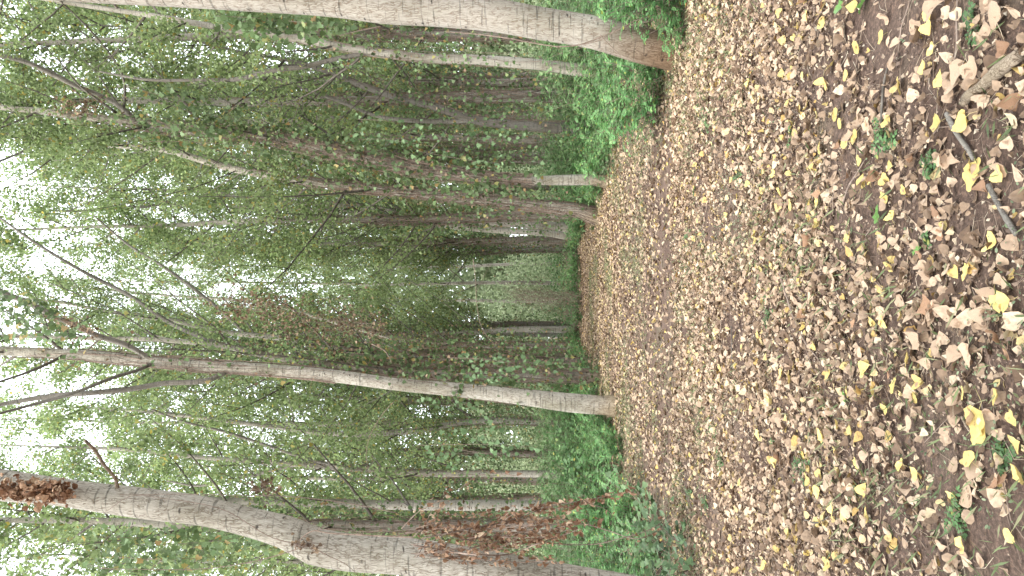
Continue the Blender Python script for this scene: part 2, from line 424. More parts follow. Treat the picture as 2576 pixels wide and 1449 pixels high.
# ------------------------------------------------------------------ ground
def build_ground():
    mb = MB()
    xs = np.concatenate([np.linspace(-150, -12, 12)[:-1], np.linspace(-12, 12, 120), np.linspace(12, 150, 12)[1:]])
    ys = np.concatenate([np.linspace(-60, 0, 6)[:-1], np.linspace(0, 40, 200), np.linspace(40, 260, 14)[1:]])
    X, Y = np.meshgrid(xs, ys)
    V = np.stack([X, Y, gz(X, Y)], -1)
    nx = len(xs)
    i = np.arange(len(ys) - 1)[:, None] * nx; j = np.arange(nx - 1)[None]
    mb.add(V, np.stack([i + j, i + j + 1, i + nx + j + 1, i + nx + j], -1).reshape(-1, 4))
    tag(mb.build('ground', M_SOIL, smooth=True), None, kind='structure')
build_ground()

# ------------------------------------------------------------------ litter
def vnoise(x, y, s, seed):
    g = np.random.default_rng(seed)
    k = g.uniform(-1, 1, (7, 2)) * s; p = g.uniform(0, 6.28, 7)
    return sum(np.sin(k[i, 0] * x * 2 + k[i, 1] * y * 2 + p[i]) for i in range(7)) / 7 ** 0.5

def spread(n, y0, y1, g, xmax=None, pw=1.0):
    """Spots on the ground in the widening strip the photograph sees."""
    u = g.uniform(0, 1, n)
    y = np.sqrt(y0 ** 2 + u * (y1 ** 2 - y0 ** 2)) if pw == 1 else y0 + (y1 - y0) * u
    h = 0.40 * y + 0.5
    if xmax: h = np.minimum(h, xmax)
    return g.uniform(-1, 1, n) * h, y

def litter(name, tpl, mat, x, y, s0, s1, tilt, g, lift=0.012, crumple=0.03, curlr=0.9, label='', width=1.0):
    n = len(x)
    P = np.column_stack([x, y, gz(x, y) + lift * g.uniform(0.2, 1.6, n)])
    a = g.uniform(0, 2 * PI, n)
    N = unit(np.column_stack([g.normal(0, tilt, n), g.normal(0, tilt, n), np.ones(n)]))
    D = np.column_stack([np.cos(a), np.sin(a), np.zeros(n)])
    D = D - (D * N).sum(1)[:, None] * N
    s = s0 + (s1 - s0) * g.beta(1.2, 2.6, n)
    mb = MB()
    leaves(mb, tpl, P, D, N, s, fold=g.uniform(-0.1, 0.7, n), curl=g.uniform(-curlr, curlr, n), g=g, crumple=crumple, width=width)
    o = mb.build(name, mat)
    return tag(o, label, 'litter', kind='stuff')

g = np.random.default_rng(5)
def cover(x, y):
    c = 0.80 + 0.24 * vnoise(x, y, 1.3, 3) + 0.34 * vnoise(x, y, 4.5, 4) - 0.22 * np.exp(-((x - 0.9) / 0.4) ** 2) - 0.22 * np.exp(-((x + 0.7) / 0.4) ** 2)
    c -= 0.42 * np.clip((4.6 - y) / 2.4, 0, 1)                # barer soil close by
    c += 0.25 * np.clip((y - 5) / 5, 0, 1)
    return c
def pick(n, y0, y1, xmax=None):
    x, y = spread(n, y0, y1, g, xmax)
    k = g.uniform(0, 1, n) < cover(x, y)
    return x[k], y[k]
x, y = pick(44000, 1.9, 9); litter('leaf_litter', DELTA, M_LITTER, x, y, 0.016, 0.074, 0.6, g, label='dense carpet of dry tan poplar leaves covering the path')
x, y = pick(95000, 9, 34, 4.6); litter('leaf_litter', DELTA, M_LITTER, x, y, 0.03, 0.09, 0.42, g, label='far stretch of dry tan leaf litter running down the path')
x, y = pick(90000, 1.9, 9); litter('leaf_crumbs', KITE, M_STRAW, x, y, 0.006, 0.034, 0.7, g, 0.012, label='small brown crumbs of broken leaf on bare soil', width=0.8)
x, y = spread(9000, 8, 36, g, 5); litter('leaf_crumbs', KITE, M_STRAW, x, y, 0.02, 0.055, 0.7, g, 0.006, label='brown broken leaf bits among the far litter', width=0.8)
x, y = spread(2300, 4, 30, g, 4.0); litter('yellow_leaf_litter', DELTA, M_LITY, x, y, 0.035, 0.065, 0.35, g, 0.016, label='small yellow fallen leaves sprinkled over the far path')

def twigs(n, y0, y1, mat, name, label, l0, l1, r, xmax=None):
    x, y = spread(n, y0, y1, g, xmax)
    mb = MB()
    for i in range(n):
        a = g.uniform(0, 2 * PI); L_ = g.uniform(l0, l1); b = a + g.normal(0, 0.5)
        p0 = np.array([x[i], y[i], 0]); p1 = p0 + L_ / 2 * np.array([math.cos(a), math.sin(a), 0]); p2 = p1 + L_ / 2 * np.array([math.cos(b), math.sin(b), 0])
        P = np.array([p0, p1, p2]); P[:, 2] = gz(P[:, 0], P[:, 1]) + g.uniform(0.004, 0.02, 3)
        tube(mb, P, np.array([r, r * 0.8, r * 0.4]) * g.uniform(0.5, 1.3), 4)
    return tag(mb.build(name, mat), label, 'litter', kind='stuff')
twigs(4200, 1.9, 8, M_STRAW, 'straw_litter', 'thin dry stalks and leaf stems strewn on the soil', 0.04, 0.16, 0.0013)
twigs(700, 2, 16, M_VINESTEM, 'twig_litter', 'thin brown twigs scattered over the leaf litter', 0.12, 0.55, 0.0035, 5)

def grass():
    mb = MB()
    n = 150000
    x, y = spread(n, 1.9, 26, g, 6)
    d = 0.6 * vnoise(x, y, 1.1, 9) + 0.4 * vnoise(x, y, 4, 19) + 0.5 * np.exp(-((x - 0.35) / 0.35) ** 2) + 1.2 * np.clip((np.abs(x + 0.1) - 1.7) / 1.2, 0, 1)
    near = np.clip((5 - y) / 3, 0, 1)
    k = d + 0.35 * near + g.normal(0, 0.3, n) > 0.55
    x, y = x[k], y[k]; n = len(x)
    P = np.column_stack([x, y, gz(x, y) + 0.014])
    a = g.uniform(0, 2 * PI, n)
    D = np.column_stack([np.cos(a), np.sin(a), g.uniform(0.15, 1.1, n)])
    N = np.column_stack([-np.sin(a), np.cos(a), g.uniform(0.5, 1.5, n)])
    leaves(mb, KITE, P, D, N, g.uniform(0.03, 0.085, n), fold=0.1, width=0.14, g=g)
    tag(mb.build('grass', M_GRASS), 'short sparse grass showing between the fallen leaves', 'grass', kind='stuff')
grass()

def moss():
    mb = MB(); n = 110000
    x, y = spread(n, 1.9, 16, g, 5.5)
    d = 0.55 * vnoise(x, y, 2.2, 29) + 0.5 * vnoise(x, y, 6, 39) + 0.5 * np.clip((3.6 - y) / 1.6, 0, 1) + 0.8 * np.clip((np.abs(x + 0.1) - 2.0) / 1.0, 0, 1) + 0.35 * np.exp(-((x - 0.35) / 0.35) ** 2)
    k = d + g.normal(0, 0.15, n) > 0.72
    x, y = x[k], y[k]; n = len(x)
    P = np.column_stack([x, y, gz(x, y) + g.uniform(0.006, 0.03, n)])
    leaves(mb, OVAL, P, g.normal(0, 1, (n, 3)) * [1, 1, 0.4], g.normal(0, 0.5, (n, 3)) + [0, 0, 1], g.uniform(0.008, 0.02, n), fold=0.2, g=g)
    tag(mb.build('creeping_ground_cover', M_MOSS), 'matted grey-green creeping plants in patches between fallen leaves', 'ground cover', kind='stuff')
moss()

# ------------------------------------------------------------------ individual fallen leaves, sticks, weeds
def leaf_mesh(name, tpl, mat, size, fold, curl, crump, seed, stem=True):
    gg = np.random.default_rng(seed)
    mb = MB()
    V, Fc = tpl
    # subdivide once for soft curls
    verts = [tuple(v) for v in V]; mid = {}; faces = []
    def mp(a, b):
        k_ = (min(a, b), max(a, b))
        if k_ not in mid:
            mid[k_] = len(verts); verts.append(((verts[a][0] + verts[b][0]) / 2, (verts[a][1] + verts[b][1]) / 2))
        return mid[k_]
    for a, b, c in Fc:
        ab, bc, ca = mp(a, b), mp(b, c), mp(c, a)
        faces += [[a, ab, ca], [ab, b, bc], [ca, bc, c], [ab, bc, ca]]
    V2 = np.array(verts); ph = gg.uniform(0, 6.28, 4)
    xx, yy = V2[:, 0] * gg.uniform(0.9, 1.1), V2[:, 1] - 0.4
    z = fold * np.abs(xx) + curl * yy ** 2 + 0.6 * curl * xx ** 2 * np.sign(gg.uniform(-0.5, 1)) + crump * (np.sin(7 * xx + ph[0]) * np.cos(6 * yy + ph[1]) + 0.5 * np.sin(15 * yy + ph[2]))
    z -= z.min()
    mb.add(np.column_stack([xx, yy, z + 0.03]) * size, np.array(faces), 0)
    if stem:
        z0 = z[0] + 0.03
        P = np.array([[0, -0.4, z0], [0.05 * gg.normal(), -0.65, z0 * 0.6 + 0.03], [0.2 * gg.normal(), -0.95, 0.02]]) * size
        tube(mb, P, np.array([0.012, 0.009, 0.007]) * size, 4, 0)
    me_o = mb.build(name, mat, smooth=True)
    return me_o
protos = {}
def proto_set(kind, tpl, mat, n, c0, c1):
    L_ = []
    for i in range(n):
        gg = random.Random(hash((kind, i)) if False else i * 7 + len(kind))
        o = leaf_mesh('fallen_leaf', tpl, mat, 1.0, gg.uniform(-0.05, 0.55), gg.uniform(c0, c1), gg.uniform(0.02, 0.06), i + 31 * len(kind))
        L_.append(o.data); bpy.data.objects.remove(o)
    protos[kind] = L_
proto_set('yellow', DELTA, M_LITY, 7, -0.5, 0.7)
proto_set('tan', DELTA, M_LITTER, 9, -0.9, 1.3)
proto_set('rust', DELTA, M_RUST, 4, 0.3, 1.4)
proto_set('green', LOBED, M_GREENLEAF, 3, -0.3, 0.3)

LANDMARKS = [('the thick barked branch', (2520, 215)), ('the grey stick', (2445, 345)), ('the pair of overlapping yellow leaves', (2490, 1062)),
             ('the big green leaf', (2225, 540)), ('the bare dark soil patch', (2330, 900)), ('the weed in mid path', (2035, 1165)),
             ('the forked thin twig', (2165, 440)), ('the thickest trunk foot', (1760, 130)), ('the long bramble twig', (2010, 800)),
             ('the folded yellow leaf twig', (2070, 1310)), ('the golden brown leaf', (2438, 1252)), ('the short pale twig', (1875, 1040)),
             ('the straight dark twig', (2235, 250)), ('the half buried dark stick', (2530, 500)), ('the weed by the orange leaf', (1852, 440)), ('the upper thin dark twig', (2430, 100))]
UNITS = ['first', 'second', 'third', 'fourth', 'fifth', 'sixth', 'seventh', 'eighth', 'ninth']
def nth_word(i):
    base = UNITS + ['tenth', 'eleventh', 'twelfth', 'thirteenth', 'fourteenth', 'fifteenth', 'sixteenth', 'seventeenth', 'eighteenth', 'nineteenth', 'twentieth']
    if i < 20: return base[i]
    tens = {2: 'twenty', 3: 'thirty', 4: 'forty', 5: 'fifty'}[(i + 1) // 10]
    return tens + '-' + UNITS[(i + 1) % 10 - 1] if (i + 1) % 10 else tens[:-1] + 'ieth'
BINS = {}
leaf_count = {}
def put_leaf(kind, px, py, size, tilt=0.25, label=None, rz=None):
    p = on_ground(px, py)
    me = random.choice(protos[kind])
    o = bpy.data.objects.new('fallen_leaf', me)
    COL.objects.link(o)
    s = size * random.uniform(0.88, 1.12)
    o.scale = (s, s, s)
    o.location = (p[0], p[1], p[2] + 0.012 + 0.01 * random.random())
    o.rotation_euler = (random.gauss(0, tilt), random.gauss(0, tilt), random.uniform(0, 6.28) if rz is None else rz)
    if label is None:
        mark, (mx, my) = min(LANDMARKS, key=lambda l: (l[1][0] - px) ** 2 + (l[1][1] - py) ** 2)
        BINS.setdefault((kind, mark), []).append(((mx - px) ** 2 + (my - py) ** 2, len(BINS), o, s))
    tag(o, label, 'leaf', {'yellow': 'yellow fallen leaves on the path', 'tan': 'dry tan fallen leaves on the path', 'rust': 'rusty fallen leaves on the path', 'green': 'green fallen leaves on the path'}[kind])
    leaf_count[kind] = leaf_count.get(kind, 0) + 1
    return o
Z7 = """512,65 637,80 875,35 717,120 597,130 612,190 890,238 1015,190 1290,60 1278,140 1300,250 760,335 835,375 720,405 345,425 205,410 160,325 220,370 1130,425 1265,340 1355,400 540,520 600,545 635,535 780,580 798,625 560,630 700,750 835,720 885,685 1068,615 1340,625 1470,620 660,840 458,875 922,805 1090,835 985,900 940,912 1060,905 1055,985 1155,955 325,745 318,925 240,905 680,1018 497,965 545,1025 1090,1090 682,1125 855,1195 1020,1225 1500,860 1530,850 1510,905 1655,880 1630,1225 410,1180 530,1320 1065,1340 1420,1370 1490,1365 210,1080 265,985 95,565 70,830 390,500 150,95"""
Z8 = """500,875 212,400 535,435 575,460 690,290 1025,170 975,165 945,405 755,445 1175,360 1095,495 990,525 1160,530 1205,555 1055,600 1225,475 1455,525 1630,545 1650,70 1690,60 1490,750 1205,930 1470,855 1135,895 920,880 730,935 675,965 960,1020 725,1025 965,1150 800,1120 860,1150 1385,1055 785,1235 575,1235 765,1390 1420,1285 1655,1250 1700,780 480,550 390,600 860,520 420,735 740,735 885,715 820,690 652,825 320,300 405,235 285,240 185,215 210,660 1710,930 1700,650 95,855 430,1400 105,1165 120,1240"""
for s_, oy in ((Z7, 0.0), (Z8, 724.5)):
    for t_ in s_.split():
        a_, b_ = map(float, t_.split(','))
        put_leaf('yellow', 1717 + a_ * 0.5, oy + b_ * 0.5, random.choice((0.055, 0.062, 0.07)))
put_leaf('yellow', 2484, 1062, 0.105, 0.12, 'largest pale yellow leaf, overlapping another, on the path litter', 1.4)
put_leaf('yellow', 2492, 1088, 0.092, 0.15, 'second yellow leaf tucked under the largest pale yellow one', 2.6)
put_leaf('yellow', 2452, 310, 0.078, 0.2, 'folded yellow leaf resting against the grey stick end', 0.4)
put_leaf('green', 2228, 540, 0.085, 0.2, 'big bright green lobed leaf alone on the litter')
put_leaf('green', 2122, 22, 0.085, 0.2, 'spotted green lobed leaf beside a yellow one at litter edge')
put_leaf('green', 2180, 10, 0.09, 0.3, 'dark green lobed leaf above the spotted green leaf')
put_leaf('green', 2320, 625, 0.055, 0.2, 'small rounded green leaf near the overlapping tan leaves')
put_leaf('green', 2140, 1000, 0.06, 0.2, 'green leaf lying on a yellow leaf in mid path')
put_leaf('green', 1897, 195, 0.055, 0.2, 'small green leaf beside the upright yellow leaf cluster')
put_leaf('rust', 2348, 770, 0.085, 0.3, 'folded rusty brown leaf heap piece beside the bare soil')
put_leaf('rust', 2368, 765, 0.08, 0.4, 'curled brown leaf touching the folded rusty one')
put_leaf('tan', 2460, 890, 0.085, 0.1, 'flat square-looking tan leaf alone on dark bare soil')
put_leaf('tan', 2440, 180, 0.098, 0.15, 'broad brown toothed leaf next to the thick barked branch')
put_leaf('tan', 2482, 172, 0.09, 0.15, 'broad pinkish toothed leaf touching the thick barked branch')
put_leaf('tan', 2438, 1252, 0.09, 0.15, 'broad golden brown leaf with green weeds beside it')
put_leaf('tan', 2545, 30, 0.1, 0.3, 'orange-brown leaf at the corner above the thick branch')
random.seed(77)
k = 0
while k < 165:
    # spots on the picture side where single leaves can be told apart, more of them close by
    px = 2576 - (random.random() ** 0.8) * 640; py = random.uniform(-5, 1455)
    p = on_ground(px, py)
    if random.random() > cover(p[0], p[1]) + 0.25: continue
    put_leaf('rust' if random.random() < 0.12 else 'tan', px, py, random.choice((0.042, 0.05, 0.057, 0.065, 0.073)), 0.4)
    k += 1

for (kind_, mark_), rows_ in BINS.items():
    col_ = {'yellow': 'bright yellow', 'tan': 'dry tan', 'rust': 'rusty brown', 'green': 'green'}[kind_]
    for i_, (_, _, o_, s_) in enumerate(sorted(rows_, key=lambda q: (q[0], q[2].name))):
        o_['label'] = f'{col_} fallen poplar leaf, {nth_word(i_)} closest of its colour to {mark_}'
        if len(o_['label'].split()) > 16: o_['label'] = o_['label'].replace('fallen ', '')
def stick(name, label, pts, rads, mat, lift=0.0, ns=8, cat='stick'):
    P = []
    for (px, py), r_ in zip(pts, rads):
        q = on_ground(px, py); q[2] += r_ * 0.8 + lift; P.append(q)
    base = P[0].copy()
    S, rr = smooth_path(np.array(P) - base, rads, max(8, len(P) * 5))
    mb = MB(); tube(mb, S, rr, ns, 0, 0.07)
    return tag(mb.build(name, mat, loc=base, smooth=True), label, cat)
stick('fallen_branch', 'thick brown branch with flaking bark lying on soil', [(2600, 140), (2545, 180), (2505, 215), (2470, 240), (2452, 258)], [0.022, 0.021, 0.019, 0.019, 0.014], M_STICK, 0.01, 12)
stick('fallen_stick', 'grey crooked stick with a yellow leaf at its end', [(2408, 285), (2425, 318), (2445, 352), (2462, 378), (2474, 402)], [0.009, 0.010, 0.009, 0.008, 0.007], M_LIMB, 0.012)
stick('fallen_stick', 'dark weathered stick half buried behind tan leaves', [(2512, 465), (2532, 500), (2556, 540), (2590, 590)], [0.008, 0.009, 0.009, 0.008], M_LIMB, 0.008)
stick('fallen_twig', 'long straight dark twig lying across small leaves', [(2232, 325), (2233, 270), (2237, 205), (2243, 170)], [0.004, 0.006, 0.006, 0.004], M_TWIG, 0.012)
stick('fallen_twig', 'upper thin dark twig beside the greenish soil', [(2428, 0), (2430, 60), (2432, 110), (2427, 150), (2436, 195)], [0.003, 0.004, 0.004, 0.003, 0.002], M_VINESTEM, 0.012)
stick('fallen_twig', 'thin forked twig running from the heart-shaped yellow leaf', [(2130, 510), (2145, 470), (2165, 440), (2190, 400)], [0.003, 0.005, 0.004, 0.002], M_VINESTEM, 0.015)
stick('fallen_twig', 'slender twig beyond the forked one, bent at its end', [(2095, 690), (2115, 740), (2130, 770), (2175, 795)], [0.002, 0.003, 0.003, 0.002], M_VINESTEM, 0.012)
stick('fallen_twig', 'long bramble twig with tiny green leaves on mid path', [(1960, 680), (1985, 740), (2010, 800), (2040, 860), (2072, 905)], [0.003, 0.005, 0.005, 0.005, 0.003], M_VINESTEM, 0.02)
stick('fallen_twig', 'short pale curved twig with a chewed end', [(1862, 1063), (1876, 1040), (1884, 1010)], [0.006, 0.005, 0.003], M_STICK, 0.015)
stick('fallen_twig', 'small grey forked twig by the folded yellow leaf', [(2045, 1308), (2080, 1315), (2105, 1300)], [0.003, 0.005, 0.003], M_LIMB, 0.015)
stick('fallen_twig', 'straight dark twig pointing away between dry leaves', [(1848, 820), (1852, 880), (1850, 945)], [0.003, 0.005, 0.003], M_TWIG, 0.015)
stick('fallen_twig', 'dark twig crossing litter beside the curled leaf row', [(2435, 1048), (2450, 1080), (2480, 1110)], [0.005, 0.004, 0.003], M_STICK, 0.015)

def frond(mb, p0, az, el, L_, nl, g, ls=0.045, droop=0.8):
    """A pinnate locust leaf: curved rachis with paired oval leaflets."""
    n = nl + 1
    t = np.linspace(0, 1, n)
    e = el - droop * t
    d = np.column_stack([np.cos(az) * np.cos(e), np.sin(az) * np.cos(e), np.sin(e)])
    P = p0 + np.cumsum(d * L_ / n, axis=0)
    tube(mb, P[::2] if n > 6 else P, np.linspace(0.0016, 0.0007, len(P[::2] if n > 6 else P)), 3, 1, caps=False)
    side = np.array([-math.sin(az), math.cos(az), 0.0])
    up = np.cross(d, side); up *= np.sign(up[:, 2:3] + 1e-9)
    PP, DD, NN = [], [], []
    for s_ in (-1, 1):
        PP.append(P); DD.append(s_ * side + 0.25 * d - 0.12 * up + g.normal(0, 0.12, (n, 3))); NN.append(up + g.normal(0, 0.22, (n, 3)))
    PP.append(P[-1:]); DD.append(d[-1:]); NN.append(up[-1:])
    PP = np.vstack(PP); sz = ls * g.uniform(0.8, 1.15, len(PP))
    leaves(mb, OVAL, PP, np.vstack(DD), np.vstack(NN), sz, fold=-0.15, g=g, width=1.0)

def shrub_mesh(name, h, r, nstem, nfr, g, mats, ls=0.047):
    mb = MB()
    for s_ in range(nstem):
        a = g.uniform(0, 2 * PI); rr = r * g.uniform(0.05, 0.55)
        b = np.array([rr * math.cos(a), rr * math.sin(a), 0]); hh = h * g.uniform(0.55, 1.0)
        tip = b + np.array([g.normal(0, 0.2) * r + 0.5 * r * math.cos(a), g.normal(0, 0.2) * r + 0.5 * r * math.sin(a), hh])
        S, rad = smooth_path([b, b * 0.5 + tip * 0.5 + g.normal(0, 0.04, 3), tip], [0.006, 0.004, 0.002], 8)
        tube(mb, S, rad, 4, 1)
        for f_ in range(nfr):
            t = 0.2 + 0.8 * (f_ + g.uniform(0, 1)) / nfr
            p = S[min(int(t * 7), 7)]
            frond(mb, p, g.uniform(0, 2 * PI), g.uniform(0.1, 1.0), g.uniform(0.20, 0.34), int(g.integers(6, 10)), g, ls)
    return mb

def make_shrub(h, r, ns, nf, seed, mat):
    gg = np.random.default_rng(seed)
    root = thing('locust_shrub', 'x', 'shrub')
    mb = shrub_mesh('foliage', h, r, ns, nf, gg, None)
    mb.build('foliage', [mat, M_VINESTEM], root)
    return root

def weed(px, py, h, n, label, seed):
    gg = np.random.default_rng(seed)
    p = on_ground(px, py)
    mb = MB()
    for i in range(n):
        frond(mb, np.array([gg.normal(0, 0.008), gg.normal(0, 0.008), 0.0]), gg.uniform(0, 6.28), gg.uniform(0.5, 1.3), h * gg.uniform(0.6, 1.15), 4, gg, 0.022, 1.2)
    tag(mb.build('weed', [M_UNDER, M_VINESTEM], loc=p), label, 'weed', 'green weeds sprouting through the litter')
WEEDS = [(2232, 335, .10, 9, 'dark green weed at the tip of the long straight twig'), (2250, 365, .08, 7, 'low weed just past the dark green one'), (1825, 1165, .12, 12, 'bushy green weed in the mid path litter'),
         (2033, 1165, .12, 12, 'leafy weed growing through a yellow leaf'), (1938, 790, .12, 9, 'tall thin weed beside the bramble twig'), (1783, 1265, .12, 12, 'spreading weed near the undergrowth edge'),
         (1781, 305, .12, 12, 'weed patch sprouting below the leaning vine side'), (1767, 260, .1, 10, 'weed touching the upper weed patch'), (1990, 345, .07, 6, 'little weed among small tan leaves'),
         (1852, 440, .09, 8, 'weed by the orange curled leaf'), (1745, 485, .08, 7, 'dark weed at far litter centre'), (1800, 1080, .1, 8, 'flat weed behind the short pale twig'),
         (2415, 1290, .09, 14, 'matted weed beside the golden brown leaf'), (2350, 420, .08, 9, 'low clover-like weed under the grey stick'), (2335, 615, .05, 5, 'tiny weed next to the rounded green leaf'),
         (1735, 590, .09, 8, 'pale weed in the grassy strip of the path'), (1745, 1240, .12, 12, 'weed at the shrub edge past the trodden litter'), (2520, 1150, .06, 9, 'small grey-green weed near the path corner'),
         (1960, 1120, .06, 6, 'weed sprig between two pale leaves'), (2470, 60, .08, 10, 'grey-green weed beside the upper thin twig')]
for i, w_ in enumerate(WEEDS): weed(*w_, 300 + i)

# ------------------------------------------------------------------ poplars
def limb_path(p0, az, el, L_, g, up=0.35, n=7):
    t = np.linspace(0, 1, n)
    e = el + up * t + g.normal(0, 0.05, n)
    a = az + np.cumsum(g.normal(0, 0.07, n))
    d = np.column_stack([np.cos(a) * np.cos(e), np.sin(a) * np.cos(e), np.sin(e)])
    return p0 + np.vstack([[0, 0, 0], np.cumsum(d[:-1] * L_ / (n - 1), axis=0)])

def crown(mb, axis, z0, z1, nlimb, nleaf, g, spread_=3.2, size=0.085, tpl=KITE, limb_r=0.03, clump=0.25, low=0.35):
    """Ascending limbs with side shoots; leaves gathered round the shoots."""
    zs = axis[:, 2]
    LP = []
    for i in range(nlimb):
        f = (i + g.uniform(0, 1)) / nlimb
        z = z0 + (z1 - z0) * f ** 0.9
        p0 = np.array([np.interp(z, zs, axis[:, 0]), np.interp(z, zs, axis[:, 1]), z])
        az = i * 2.4 + g.normal(0, 0.4)
        L_ = spread_ * g.uniform(0.55, 1.15) * (1 - 0.55 * f)
        P = limb_path(p0, az, g.uniform(0.45, 0.95), L_, g)
        r = limb_r * (0.45 + 0.55 * (1 - f)) * g.uniform(0.5, 1.0)
        tube(mb, P, np.linspace(r, 0.004, len(P)), 5, 1, caps=False)
        LP.append(P[2:])
        for k_ in range(4):
            q = P[g.integers(1, len(P) - 1)]
            S = limb_path(q, az + g.normal(0, 1.1), g.uniform(0.2, 1.1), L_ * g.uniform(0.25, 0.5), g, 0.3, 5)
            tube(mb, S, np.linspace(r * 0.35, 0.002, len(S)), 3, 1, caps=False)
            LP.append(S)
    pts = np.vstack(LP)
    w = g.gamma(0.5, 1.0, len(LP)) + 0.1; w = np.repeat(w / w.mean(), [len(q) for q in LP])
    idx = g.choice(len(pts), nleaf, p=w / w.sum())
    P = pts[idx] + g.normal(0, clump, (nleaf, 3))
    P[:, 2] = np.maximum(P[:, 2], low)
    D = g.normal(0, 1, (nleaf, 3)); D[:, 2] -= 0.9
    N = g.normal(0, 1, (nleaf, 3))
    leaves(mb, tpl, P, D, N, size * g.uniform(0.65, 1.2, nleaf), fold=g.uniform(0, 0.3, nleaf), mat=0, g=g, width=1.05)

SHARED = {}
def traced(px_pts, Y, dY=0.0):
    """Trace of a trunk: (px, py, width in the 2576-wide frame) at depth Y -> points and radii in metres."""
    P, r = [], []
    n = len(px_pts)
    for i, (px, py, w) in enumerate(px_pts):
        y = Y + dY * i / max(n - 1, 1)
        q = at(px, py, y); P.append(q)
        r.append(w * 0.5 * y / FPX * 1.0)
    return np.array(P), np.array(r)

def poplar(label, px_pts, Y, top, mat, nleaf=7000, z0=None, nlimb=26, spread_=2.8, seed=0, limbs=(), group='poplars lining the path', dY=0, ns=20, size=0.085, tpl=KITE, limbmats=None):
    gg = np.random.default_rng(seed)
    P, r = traced(px_pts, Y, dY)
    # carry the foot down into the ground and the tip up to the tree's height
    if P[0, 2] > -0.1:
        foot = P[0].copy(); foot[2] = -0.15
        P = np.vstack([foot, P]); r = np.concatenate([[r[0] * 1.35], r]); r[1] *= 1.08
    d = unit(P[-1] - P[-3]); top = top * 1.2
    if top > P[-1, 2] + 0.5:
        L_ = top - P[-1, 2]
        lean = d * np.array([0.35, 0.35, 1]); lean = lean / lean[2]
        q1 = P[-1] + lean * L_ * 0.45; q2 = P[-1] + lean * L_
        P = np.vstack([P, q1, q2]); r = np.concatenate([r, [r[-1] * 0.6, 0.012]])
    base = np.array([P[0, 0], P[0, 1], 0.0])
    S, rad = smooth_path(P - base, r, max(40, int(P[-1, 2] * 6)))
    root = thing('poplar_tree', label, 'tree', base, group=group)
    mb = MB(); tube(mb, S, rad, ns, 0, 0.018, g=gg)
    mb.build('trunk', mat, root, smooth=True)
    for li, (lp, lY, dl) in enumerate(limbs):
        LP, lr = traced(lp, Y if lY is None else lY, dl)
        LP = LP - base
        # root the limb in the trunk axis
        k_ = np.argmin(np.abs(S[:, 2] - LP[0, 2])); LP[0] = 0.5 * LP[0] + 0.5 * S[k_]
        SS, sr = smooth_path(LP, lr, len(LP) * 6)
        m2 = MB(); tube(m2, SS, sr, 10, 0, 0.04, g=gg)
        m2.build('limb', limbmats[li] if limbmats else M_LIMB, root, smooth=True)
    if nleaf:
        mb = MB()
        zz0 = z0 if z0 is not None else 3.5
        crown(mb, S, zz0, top * 0.97, int(nlimb * 1.4), int(nleaf * 2.2), gg, spread_ * 1.2, size, tpl, limb_r=0.045, clump=0.19)
        mb.build('crown', [M_CANOPY, M_TWIG], root)
    return root, S, rad, base

TREES = []
def reg(x, *a):
    TREES.append(x); return x
A = reg(poplar('thickest straight pale poplar with a vine crossing its reddish foot',
    [(1745, 142, 96), (1700, 131, 91), (1625, 117, 86), (1492, 81, 81), (1359, 59, 81), (1259, 41, 80), (1100, 26, 78), (959, 20, 76), (859, 7, 75), (600, -10, 72), (433, -16, 66), (200, -25, 58), (0, -40, 55)],
    9.05, 21, M_BARKA, 6500, 8.5, 22, 2.6, 1, ns=40))
B = reg(poplar('slim poplar with smooth bent foot and vine-wrapped middle at the path edge',
    [(1527, 456, 34), (1500, 453, 30), (1425, 453, 26), (1325, 454, 23), (1225, 446, 24), (1125, 435, 26), (992, 413, 25), (833, 381, 23), (667, 343, 22), (500, 331, 24), (333, 310, 20), (167, 287, 19), (0, 270, 14)],
    18.4, 21, M_BARK, 5200, 6.0, 24, 2.7, 2,
    limbs=[([(345, 306, 18), (300, 267, 13), (233, 232, 11), (200, 220, 12), (133, 187, 13), (67, 157, 12), (0, 140, 12), (-60, 128, 9)], None, -1.5),
           ([(310, 268, 8), (310, 196, 6), (233, 83, 5), (150, 0, 4), (120, -30, 3)], None, -2),
           ([(290, 262, 7), (200, 215, 5), (150, 155, 3), (80, 90, 2)], None, -2.5)]))
C = reg(poplar('poplar with brown stringy vines peeling round its leaning foot',
    [(1499, 544, 38), (1459, 531, 32), (1400, 523, 28), (1325, 516, 26), (1225, 504, 23), (1092, 491, 22), (960, 478, 20), (767, 455, 19), (567, 420, 18), (417, 378, 16), (267, 363, 15), (133, 350, 14), (0, 335, 12)],
    22, 20, M_BARK, 8000, 5.0, 34, 4.6, 3,
    limbs=[([(110, 354, 6), (60, 380, 6), (0, 405, 5), (-50, 425, 4)], None, -1)]))
D1 = reg(poplar('grey poplar, thicker of a close pair behind the peeling-vine trunk',
    [(1430, 573, 24), (1409, 570, 22), (1300, 562, 21), (1192, 553, 20), (1092, 543, 16), (992, 527, 15), (850, 515, 13), (700, 505, 12), (560, 488, 9), (467, 480, 7)],
    31, 20, M_BARKF, 6500, 5, 30, 4.6, 4,
    limbs=[([(520, 470, 11), (467, 483, 10), (420, 507, 10), (380, 518, 8), (333, 521, 8), (220, 530, 7), (117, 530, 5)], None, 0)]))
D2 = reg(poplar('grey poplar, thinner of a close pair behind the peeling-vine trunk',
    [(1420, 592, 20), (1392, 588, 18), (1259, 580, 16), (1125, 567, 15), (1025, 552, 13), (900, 535, 12), (800, 528, 10)],
    33, 20, M_BARKF, 4400, 5, 24, 3.6, 5))
